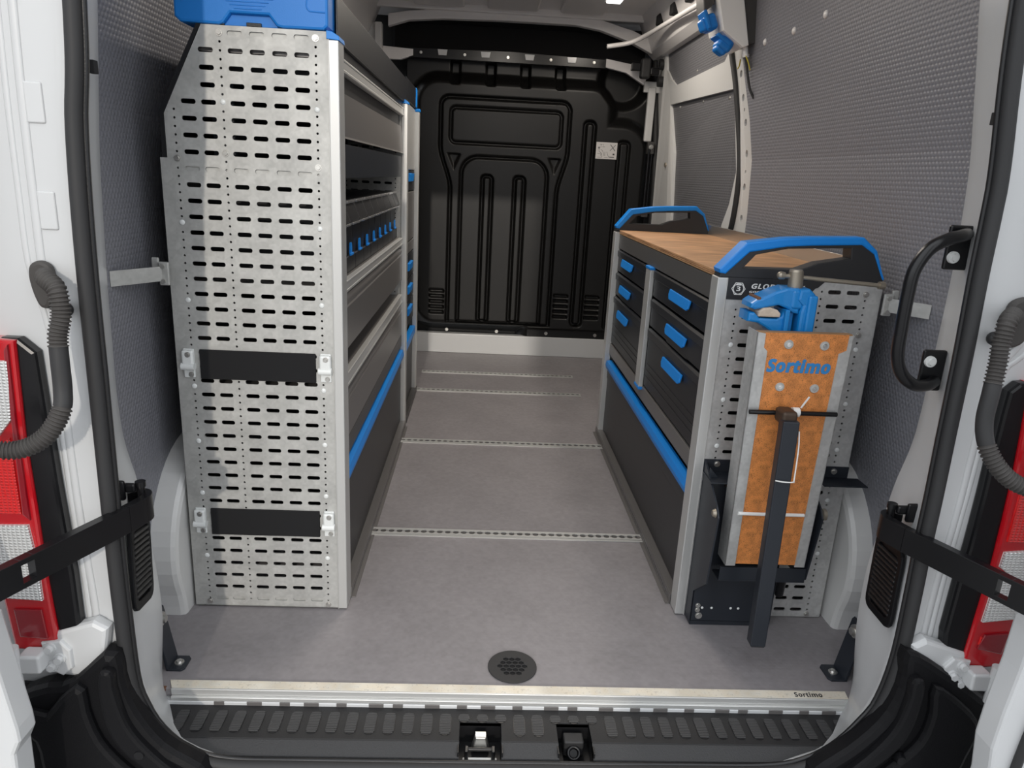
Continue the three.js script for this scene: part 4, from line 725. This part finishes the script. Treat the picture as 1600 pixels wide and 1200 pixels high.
// corrugated cable hoses
function hose(label, pts, boot, split) {
  const t = thing('cable_hose', label, 'hose', pts[0]), c = curve(pts), n = 340, k = 12, fr = c.computeFrenetFrames(n, false);
  const make = (u0, u1, rf) => { const rows = []; for (let i = Math.round(u0 * n); i <= Math.round(u1 * n); i++) { const p = c.getPointAt(i / n), r = rf(i), row = []; for (let j = 0; j <= k; j++) { const a = j / k * 2 * PI, v = p.clone().addScaledVector(fr.normals[i], Math.cos(a) * r).addScaledVector(fr.binormals[i], Math.sin(a) * r); row.push(v.toArray()); } rows.push(row); } return sheet(rows); };
  const rib = (i) => 0.0125 + (i % 5 < 2 ? 0.0028 : 0);
  obj('ribbed_section', [make(0, split[0], rib)], M.hose, t); obj('sleeve', [make(split[0], split[1], () => 0.0138)], M.rubber, t); obj('ribbed_section', [make(split[1], 1, rib)], M.hose, t);
  obj('boot', [ext(smooth(boot, 40), 0.016, { at: -1.196, bevel: 0.006 })], M.hose, t);
  obj('clip', [ball(pts[3][0] + (pts[3][0] < 0 ? -0.012 : 0.012), pts[3][1], -1.18, 0.012)], M.rubber, t);
}
hose('dark corrugated cable hose on the left jamb above the left tail lamp', [[-0.694, 0.908, -1.18], [-0.684, 0.906, -1.165], [-0.662, 0.892, -1.15], [-0.657, 0.855, -1.145], [-0.663, 0.82, -1.14], [-0.662, 0.78, -1.135], [-0.660, 0.737, -1.13], [-0.660, 0.705, -1.12], [-0.679, 0.668, -1.11], [-0.706, 0.648, -1.10], [-0.738, 0.644, -1.09], [-0.785, 0.66, -1.07]], [[-0.722, 0.905], [-0.718, 0.925], [-0.702, 0.932], [-0.687, 0.925], [-0.683, 0.90], [-0.69, 0.87], [-0.697, 0.856], [-0.708, 0.856], [-0.715, 0.868]].reverse(), [0.34, 0.58]);
hose('dark corrugated cable hose on the right jamb above the right tail lamp', [[0.908, 0.912, -1.18], [0.895, 0.916, -1.165], [0.878, 0.906, -1.15], [0.872, 0.873, -1.145], [0.871, 0.84, -1.14], [0.864, 0.79, -1.13], [0.861, 0.74, -1.125], [0.868, 0.70, -1.115], [0.889, 0.664, -1.10], [0.92, 0.642, -1.09], [0.962, 0.636, -1.08], [1.01, 0.645, -1.06]], [[0.905, 0.935], [0.93, 0.945], [0.948, 0.93], [0.95, 0.89], [0.935, 0.862], [0.915, 0.857], [0.905, 0.87], [0.900, 0.90]].reverse(), [0.34, 0.58]);
// tail lamps
{
  const fixW = (p) => { let a = 0; for (let i = 0; i < p.length; i++) { const [x0, y0] = p[i], [x1, y1] = p[(i + 1) % p.length]; a += x0 * y1 - x1 * y0; } return a < 0 ? p.slice().reverse() : p; };
  const lamp = (label, pos, trim, lens, clears, deep, flute) => {
    const t = thing('tail_lamp', label, 'tail lamp', pos);
    obj('side_trim', [ext(fixW(trim), 0.026, { at: -1.198, bevel: 0.006 })], M.blackGloss, t);
    obj('red_lens', [ext(fixW(lens), 0.034, { at: -1.198, bevel: 0.005 })], M.red, t);
    deep.forEach((p) => obj('inner_frame', [ext(fixW(p), 0.006, { at: -1.1650, bevel: 0.0015 })], M.redDeep, t));
    flute.forEach((p) => obj('reflector', [ext(fixW(p), 0.005, { at: -1.1655, bevel: 0.0015 })], M.redFlute, t));
    clears.forEach((p) => obj('clear_lens', [ext(fixW(p), 0.008, { at: -1.166, bevel: 0.002 })], M.clearLens, t));
  };
  lamp('red and clear tail lamp with black trim behind the left check strap', [-0.76, 0.5, -1.15],
    [[-0.775, 0.806], [-0.748, 0.806], [-0.722, 0.783], [-0.72, 0.71], [-0.716, 0.55], [-0.709, 0.37], [-0.709, 0.244], [-0.746, 0.214], [-0.759, 0.375], [-0.759, 0.512], [-0.762, 0.63]],
    [[-0.748, 0.804], [-0.754, 0.63], [-0.752, 0.512], [-0.751, 0.375], [-0.746, 0.216], [-0.825, 0.222], [-0.832, 0.327], [-0.863, 0.546], [-0.884, 0.809]],
    [[[-0.879, 0.769], [-0.76, 0.771], [-0.762, 0.731], [-0.768, 0.669], [-0.793, 0.638], [-0.863, 0.627]], [[-0.837, 0.475], [-0.766, 0.477], [-0.76, 0.403], [-0.76, 0.328], [-0.831, 0.332]]],
    [[[-0.756, 0.798], [-0.763, 0.788], [-0.768, 0.663], [-0.772, 0.497], [-0.761, 0.486], [-0.761, 0.642]], [[-0.765, 0.309], [-0.813, 0.309], [-0.809, 0.252], [-0.761, 0.249]]],
    [[[-0.775, 0.637], [-0.796, 0.622], [-0.832, 0.601], [-0.832, 0.497], [-0.775, 0.497]], [[-0.768, 0.304], [-0.806, 0.304], [-0.803, 0.278], [-0.766, 0.278]]]);
  lamp('red and clear tail lamp with black trim behind the right check strap', [0.97, 0.5, -1.15],
    [[0.965, 0.799], [0.946, 0.797], [0.93, 0.781], [0.929, 0.739], [0.929, 0.667], [0.93, 0.58], [0.929, 0.476], [0.925, 0.393], [0.923, 0.291], [0.931, 0.238], [0.967, 0.219], [0.990, 0.3], [0.99, 0.451], [0.981, 0.451], [0.976, 0.635]],
    [[0.959, 0.799], [0.967, 0.711], [0.972, 0.635], [0.976, 0.534], [0.976, 0.451], [0.967, 0.219], [1.047, 0.225], [1.058, 0.329], [1.103, 0.476], [1.123, 0.798]],
    [[[0.988, 0.476], [1.092, 0.487], [1.082, 0.424], [1.03, 0.413], [0.986, 0.445]], [[0.986, 0.436], [1.03, 0.405], [1.071, 0.413], [1.059, 0.338], [0.98, 0.327]]],
    [[[0.984, 0.268], [0.993, 0.299], [1.04, 0.304], [1.035, 0.257]]],
    [[[0.988, 0.497], [0.988, 0.622], [1.103, 0.642], [1.092, 0.497]], [[0.986, 0.273], [0.988, 0.294], [1.014, 0.283], [1.035, 0.263]], [[1.001, 0.296], [1.038, 0.299], [1.036, 0.273], [1.019, 0.283]]]);
}
// bumper corners
{
  const t = thing('bumper_corner', 'black plastic bumper corner below the left tail lamp', 'bumper', [-0.7, 0, -1.16]);
  obj('shell', [ext(smooth([[-0.90, 0.13], [-0.82, 0.135], [-0.784, 0.152], [-0.732, 0.161], [-0.687, 0.201], [-0.662, 0.226], [-0.640, 0.228], [-0.632, 0.153], [-0.613, 0.09], [-0.57, 0.02], [-0.50, -0.035], [-0.48, -0.09], [-0.48, -0.5], [-0.90, -0.5]], 80), 0.05, { at: -1.197, bevel: 0.014 })], M.bumper, t);
  obj('inner_lip', [ext(smooth([[-0.661, 0.20], [-0.667, 0.117], [-0.65, 0.045], [-0.612, -0.005], [-0.55, -0.05], [-0.47, -0.085], [-0.47, -0.07], [-0.525, -0.04], [-0.585, 0.02], [-0.622, 0.08], [-0.64, 0.16], [-0.643, 0.20]], 80), 0.05, { at: -1.18, bevel: 0.007 })], M.bumper, t);
  obj('face_panel', [ext(smooth([[-0.87, 0.09], [-0.80, 0.115], [-0.775, 0.10], [-0.74, 0.14], [-0.70, 0.17], [-0.69, 0.10], [-0.672, 0.04], [-0.62, -0.03], [-0.55, -0.09], [-0.55, -0.5], [-0.76, -0.5], [-0.77, -0.2], [-0.79, -0.02], [-0.80, 0.05]], 80), 0.03, { at: -1.16, bevel: 0.010 })], M.bumper, t);
  obj('plug', [cyl([-0.606, 0.02, -1.14], [-0.606, 0.02, -1.128], 0.012, 0.009)], M.blackGloss, t);
  const u = thing('bumper_corner', 'black plastic bumper corner below the right tail lamp', 'bumper', [0.95, 0, -1.16]);
  obj('shell', [ext(smooth([[0.845, 0.262], [0.87, 0.256], [0.93, 0.22], [0.989, 0.183], [1.04, 0.15], [1.13, 0.13], [1.13, -0.5], [0.69, -0.5], [0.69, -0.09], [0.70, -0.035], [0.781, 0.045], [0.83, 0.115], [0.848, 0.19]], 80), 0.05, { at: -1.197, bevel: 0.014 })], M.bumper, u);
  obj('inner_lip', [ext(smooth([[0.874, 0.215], [0.880, 0.14], [0.865, 0.07], [0.83, 0.02], [0.77, -0.03], [0.69, -0.085], [0.69, -0.07], [0.745, -0.025], [0.805, 0.04], [0.84, 0.10], [0.854, 0.17], [0.856, 0.215]], 80), 0.05, { at: -1.18, bevel: 0.007 })], M.bumper, u);
  obj('face_panel', [ext(smooth([[0.90, 0.20], [0.96, 0.165], [1.01, 0.11], [1.0, 0.03], [0.985, -0.05], [0.96, -0.2], [0.95, -0.5], [0.75, -0.5], [0.76, -0.09], [0.85, 0.01], [0.895, 0.07], [0.905, 0.13]], 80), 0.03, { at: -1.16, bevel: 0.010 })], M.bumper, u);
  obj('plug', [cyl([0.865, 0.03, -1.14], [0.865, 0.03, -1.128], 0.012, 0.009)], M.blackGloss, u);
}
// hinges and the edges of the open doors
function hinge(label, s, cx, cy) {
  const t = thing('hinge_assembly', label, 'hinge', [cx, cy, -1.15]), X = (d) => cx + s * d;
  obj('corner_panel', [ext([[X(0.075), cy + 0.075], [X(-0.02), cy + 0.045], [X(-0.03), cy + 0.0], [X(0.0), cy - 0.04], [X(0.05), cy - 0.045], [X(0.09), cy + 0.005], [X(0.10), cy + 0.06]][s > 0 ? 'slice' : 'reverse'](), 0.03, { at: -1.197, bevel: 0.008 })], M.paint, t);
  obj('hinge_plate', [ext([[X(-0.016), cy + 0.036], [X(0.018), cy + 0.04], [X(0.034), cy + 0.02], [X(0.034), cy - 0.018], [X(0.016), cy - 0.034], [X(-0.010), cy - 0.02]][s > 0 ? 'slice' : 'reverse'](), 0.012, { at: -1.17, bevel: 0.003 })], M.paint, t);
  for (const [dx, dy] of [[0.0, 0.026], [0.015, 0.004], [0.0, -0.012]]) obj('bolt', bolt(X(dx), cy + dy, -1.158, 0.0085, 0.010), M.paint, t);
  obj('hinge_arm', [bx(X(-0.045), X(-0.005), cy - 0.012, cy + 0.026, -1.165, -1.13, 0.006), cyl([X(-0.05), cy - 0.035, -1.13], [X(-0.05), cy + 0.045, -1.13], 0.012), bx(X(-0.08), X(-0.045), cy - 0.035, cy + 0.03, -1.135, -1.11, 0.006)], M.paint, t);
}
hinge('white door hinge with three bolts under the left tail lamp', 1, -0.758, 0.205);
hinge('white door hinge with three bolts under the right tail lamp', -1, 0.962, 0.205);
struct('door_2', [ext([[-0.86, 1.9], [-0.84, 0.62], [-0.80, 0.42], [-0.752, 0.385], [-0.742, 0.30], [-0.735, 0.244], [-0.728, 0.19], [-0.727, 0.165], [-0.738, 0.14], [-0.745, -0.1], [-0.745, -0.5], [-1.5, -0.5], [-1.5, 1.9]].reverse(), 0.05, { at: -1.05, bevel: 0.006 })], M.paint);
const door3 = struct('door_3', [ext([[1.02, 1.9], [1.0, 0.62], [0.960, 0.47], [0.938, 0.419], [0.936, 0.337], [0.928, 0.249], [0.925, 0.177], [0.935, 0.10], [0.93, -0.5], [1.75, -0.5], [1.75, 1.9]], 0.05, { at: -1.05, bevel: 0.006 })], M.paint);
obj('door_gasket', [tube([[0.955, -0.5, -0.995], [0.962, 0.0, -0.995], [0.968, 0.10, -0.995], [0.975, 0.20, -0.995], [0.985, 0.30, -0.995]], 0.008, 30, 8)], M.rubber, door3);
// floor fittings ---------------------------------------------------------------
{
  const t = thing('sill_strip', 'worn aluminium edge strip along the rear edge of the floor', 'sill strip', [0.11, 0, -1.345]);
  obj('top_plate', [extY([[-0.645, -1.362], [0.87, -1.362], [0.866, -1.336], [-0.632, -1.336]].reverse(), 0.0, 0.0035, { bevel: 0.001 })], M.aluDirty, t);
  obj('front_lip', [bx(-0.632, 0.866, -0.012, 0.0035, -1.337, -1.332, 0.0015), bx(-0.632, 0.866, -0.022, -0.012, -1.337, -1.326, 0.002)], M.alu, t);
  obj('lettering', [letters('Sortimo', 0, 0, 0, 0.014, 0.064, 0.1, 0.0004).rotateX(-PI / 2).translate(0.745, 0.0036, -1.341)], M.anthracite, t);
  obj('end_piece', [bx(-0.665, -0.645, -0.006, 0.001, -1.345, -1.336, 0.001), bx(0.867, 0.895, -0.006, 0.001, -1.345, -1.336, 0.001)], M.brown, t);
}
{
  const lip = struct('trim', [bx(-0.66, 0.90, -0.045, -0.022, -1.345, -1.325, 0.002)], M.paint);
  for (let k = 0; k < 22; k++) { const x = -0.54 + k * 0.064 + (k % 3) * 0.006; obj('tape', [bx(x, x + 0.022 + (k % 2) * 0.01, -0.032, -0.0215, -1.3262, -1.3242, 0.0004)], M.tray, lip); }
}
{ // rear step
  const t = thing('rear_step', 'black plastic rear step with ribbed tread pads', 'step', [0.11, -0.03, -1.26]);
  const yT = -0.03, N0 = [[-0.008, 0.080], [0.199, 0.270]], zn = -1.287, zf = -1.232;
  const plan = [[-0.655, -1.335], [0.905, -1.335], [0.905, -1.30], [0.885, -1.255], [0.84, zf], [N0[1][1], zf], [N0[1][1], zn], [N0[1][0], zn], [N0[1][0], zf], [N0[0][1], zf], [N0[0][1], zn], [N0[0][0], zn], [N0[0][0], zf], [-0.585, zf], [-0.635, -1.255], [-0.655, -1.30]];
  obj('tread', [extY(plan.slice().reverse(), yT - 0.012, yT, { bevel: 0.001 })], M.tread, t);
  const slope = (x0, x1) => extX([[zf - 0.004, yT - 0.012], [zf - 0.004, yT - 0.0005], [zf + 0.002, yT - 0.002], [-1.203, -0.047], [-1.198, -0.056], [-1.198, -0.10], [-1.206, -0.10], [-1.206, -0.058]], x0, x1);
  obj('front_face', [slope(-0.60, N0[0][0]), slope(N0[0][1], N0[1][0]), slope(N0[1][1], 0.845), bx(N0[0][0] - 0.002, N0[0][1] + 0.002, -0.10, -0.052, -1.206, -1.197, 0.002), bx(N0[1][0] - 0.002, N0[1][1] + 0.002, -0.10, -0.052, -1.206, -1.197, 0.002)], M.stepPlastic, t);
  for (const [a, b] of N0) obj('latch_pocket', [bx(a - 0.003, b + 0.003, -0.10, yT - 0.003, zn - 0.004, zn, 0.0008), bx(a - 0.003, a, -0.10, yT - 0.004, zn, -1.205, 0.0008), bx(b, b + 0.003, -0.10, yT - 0.004, zn, -1.205, 0.0008), bx(a - 0.003, b + 0.003, -0.10, -0.082, zn, -1.205, 0.0008)], M.black, t);
  // ribbed pads: short, 15 long, 3 short, 2 long, 3 short, 14 long, short
  for (let k = 0; k < 39; k++) {
    const x = -0.632 + k * 0.03953, short = k === 0 || k === 38 || (k > 15 && k < 19) || (k > 20 && k < 24), z0 = -1.310, z1 = short ? -1.283 : -1.245, w = 0.0125, zs = k === 0 || k === 38 ? 0.006 : 0;
    const p = [], r = w; for (let a = 0; a <= 180; a += 30) p.push([x + r * Math.cos(a * PI / 180), z1 - r + r * Math.sin(a * PI / 180) + zs]); for (let a = 180; a <= 360; a += 30) p.push([x + r * Math.cos(a * PI / 180), z0 + r + r * Math.sin(a * PI / 180) + zs]);
    const pad = obj('tread_pad', [extY(p, yT - 0.0005, yT + 0.0008)], M.black, t), rb = [];
    for (let z = z0 + 0.006; z < z1 - 0.004; z += 0.0048) { const e = Math.max(0, Math.max(z0 + r - z, z - (z1 - r))), hw = Math.sqrt(Math.max(0, r * r - e * e)) - 0.0012; if (hw > 0.002) rb.push(bx(x - hw, x + hw, yT, yT + 0.0022, z + zs - 0.0018, z + zs + 0.0018, 0)); }
    obj('rib', rb, M.padRib, pad).userData.kind = 'stuff';
  }
}
{
  const t = thing('door_striker', 'metal door striker with white plate in the left notch of the step', 'latch', [0.036, -0.07, -1.25]);
  obj('plate', [bx(0.0, 0.072, -0.080, -0.074, -1.235, -1.207, 0.002)], M.white, t);
  obj('striker_bar', [cyl([0.006, -0.055, -1.236], [0.066, -0.055, -1.236], 0.004), bx(0.004, 0.012, -0.08, -0.05, -1.242, -1.225, 0.002), bx(0.060, 0.068, -0.08, -0.05, -1.242, -1.225, 0.002)], M.blackGloss, t);
  obj('hook', [ext([[0.018, -0.075], [0.056, -0.075], [0.048, -0.04], [0.026, -0.04]], 0.02, { at: -1.272, bevel: 0.003 })], M.steel, t);
}
{
  const t = thing('door_catch', 'black round door catch in the right notch of the step', 'latch', [0.235, -0.07, -1.25]);
  obj('body', [bx(0.213, 0.256, -0.08, -0.042, -1.275, -1.245, 0.004)], M.rubber, t);
  obj('socket', [new THREE.TorusGeometry(0.012, 0.0035, 8, 20).rotateX(-0.7).translate(0.234, -0.062, -1.236), cyl([0.234, -0.07, -1.245], [0.234, -0.064, -1.238], 0.008)], M.blackGloss, t);
  obj('screw', bolt(0.211, -0.080, -1.212, 0.004, 0.003, 'y'), M.steel, t);
}
{ // drain cover
  const t = thing('floor_drain', 'round dark grey drain cover with hexagonal holes in the floor', 'drain cover', [0.108, 0, -1.428]);
  const holes = [], p = 0.0142; for (let r = -2; r <= 2; r++) for (let q = -2; q <= 2; q++) { if (Math.abs(q + r) > 2) continue; const x = 0.108 + p * (q + r / 2), z = -1.428 + p * 0.866 * r; holes.push(Array.from({ length: 6 }, (_, i) => [x + 0.0068 * Math.cos(PI / 6 + i * PI / 3), z + 0.0068 * Math.sin(PI / 6 + i * PI / 3)]).reverse()); }
  obj('cover', [extY(disc(0.108, -1.428, 0.057, 40), 0.0012, 0.0040, { holes, bevel: 0.0008 })], M.drain, t);
  obj('pit', [extY(disc(0.108, -1.428, 0.050, 30), 0.0002, 0.0010)], M.dark, t);
}
// lashing rails let into the floor
function lashRail(z, d, label) {
  const t = thing('lashing_rail', label, 'rail', [0.116, 0, z]), x0 = -0.316, x1 = 0.552, holes = [];
  for (let x = x0 + 0.014; x < x1 - 0.01; x += 0.0254) { holes.push(disc(x, z, d * 0.27, 12)); if (x + 0.02 < x1) holes.push([[x + d * 0.30, z - d * 0.1], [x + 0.0254 - d * 0.30, z - d * 0.1], [x + 0.0254 - d * 0.30, z + d * 0.1], [x + d * 0.30, z + d * 0.1]]); }
  obj('rail', [extY([[x0, z - d / 2], [x1, z - d / 2], [x1, z + d / 2], [x0, z + d / 2]].reverse(), 0.001, 0.0032, { holes })], M.alu, t);
  obj('channel', [extY([[x0, z - d / 2], [x1, z - d / 2], [x1, z + d / 2], [x0, z + d / 2]].reverse(), 0.0002, 0.0008)], M.graphite, t);
  if (d > 0.03) obj('edge_strip', [extY([[x0, z + d / 2 + 0.003], [x1, z + d / 2 + 0.003], [x1, z + d / 2 + 0.012], [x0, z + d / 2 + 0.012]].reverse(), 0.0004, 0.0028)], M.alu, t);
}
lashRail(-2.075, 0.038, 'perforated aluminium lashing rail across the floor, nearest of four');
lashRail(-2.885, 0.038, 'perforated aluminium lashing rail across the floor, second from the near end');
lashRail(-3.64, 0.036, 'perforated aluminium lashing rail across the floor, third from the near end');
lashRail(-4.0, 0.036, 'perforated aluminium lashing rail across the floor, closest to the bulkhead');
// angle brackets at the feet of the pillars
function footBracket(s, label, xf, xw, z0, z1) {
  const t = thing('floor_bracket', label, 'bracket', [xf, 0, (z0 + z1) / 2]), zc = (z0 + z1) / 2;
  obj('foot', [extY(s < 0 ? [[xw, z0], [xf - 0.006, z0], [xf, z0 + 0.008], [xf, z1 - 0.008], [xf - 0.006, z1], [xw, z1]].reverse() : [[xw, z0], [xf + 0.006, z0], [xf, z0 + 0.008], [xf, z1 - 0.008], [xf + 0.006, z1], [xw, z1]], 0.0003, 0.005, { bevel: 0.0008 })], M.darkSteel, t);
  const top = xw + s * 0.022;
  obj('upright', [ext(s < 0 ? [[xw, 0], [xw + 0.006, 0.004], [top + 0.006, 0.135], [top, 0.14]] : [[xw, 0], [xw - 0.006, 0.004], [top - 0.006, 0.135], [top, 0.14]].reverse(), z1 - z0, { at: z0, bevel: 0.001 })], M.darkSteel, t);
  const yb = 0.118, xb = top - s * 0.007 - s * 0.001;
  obj('bolt', [cyl([xb, yb, zc], [xb - s * 0.006, yb, zc], 0.0165, 0.0155, 16), cyl([xb - s * 0.005, yb, zc], [xb - s * 0.013, yb, zc], 0.010, 0.009, 6)], M.steel, t);
  obj('bolt', bolt((xf + xw) / 2, 0.005, zc, 0.008, 0.006, 'y'), M.steel, t);
}
footBracket(-1, 'black angle bracket bolted to the floor at the left pillar foot', -0.628, -0.666, -1.442, -1.392);
footBracket(1, 'black angle bracket bolted to the floor at the right pillar foot', 0.850, 0.893, -1.455, -1.398);

renderer.render(scene, camera);
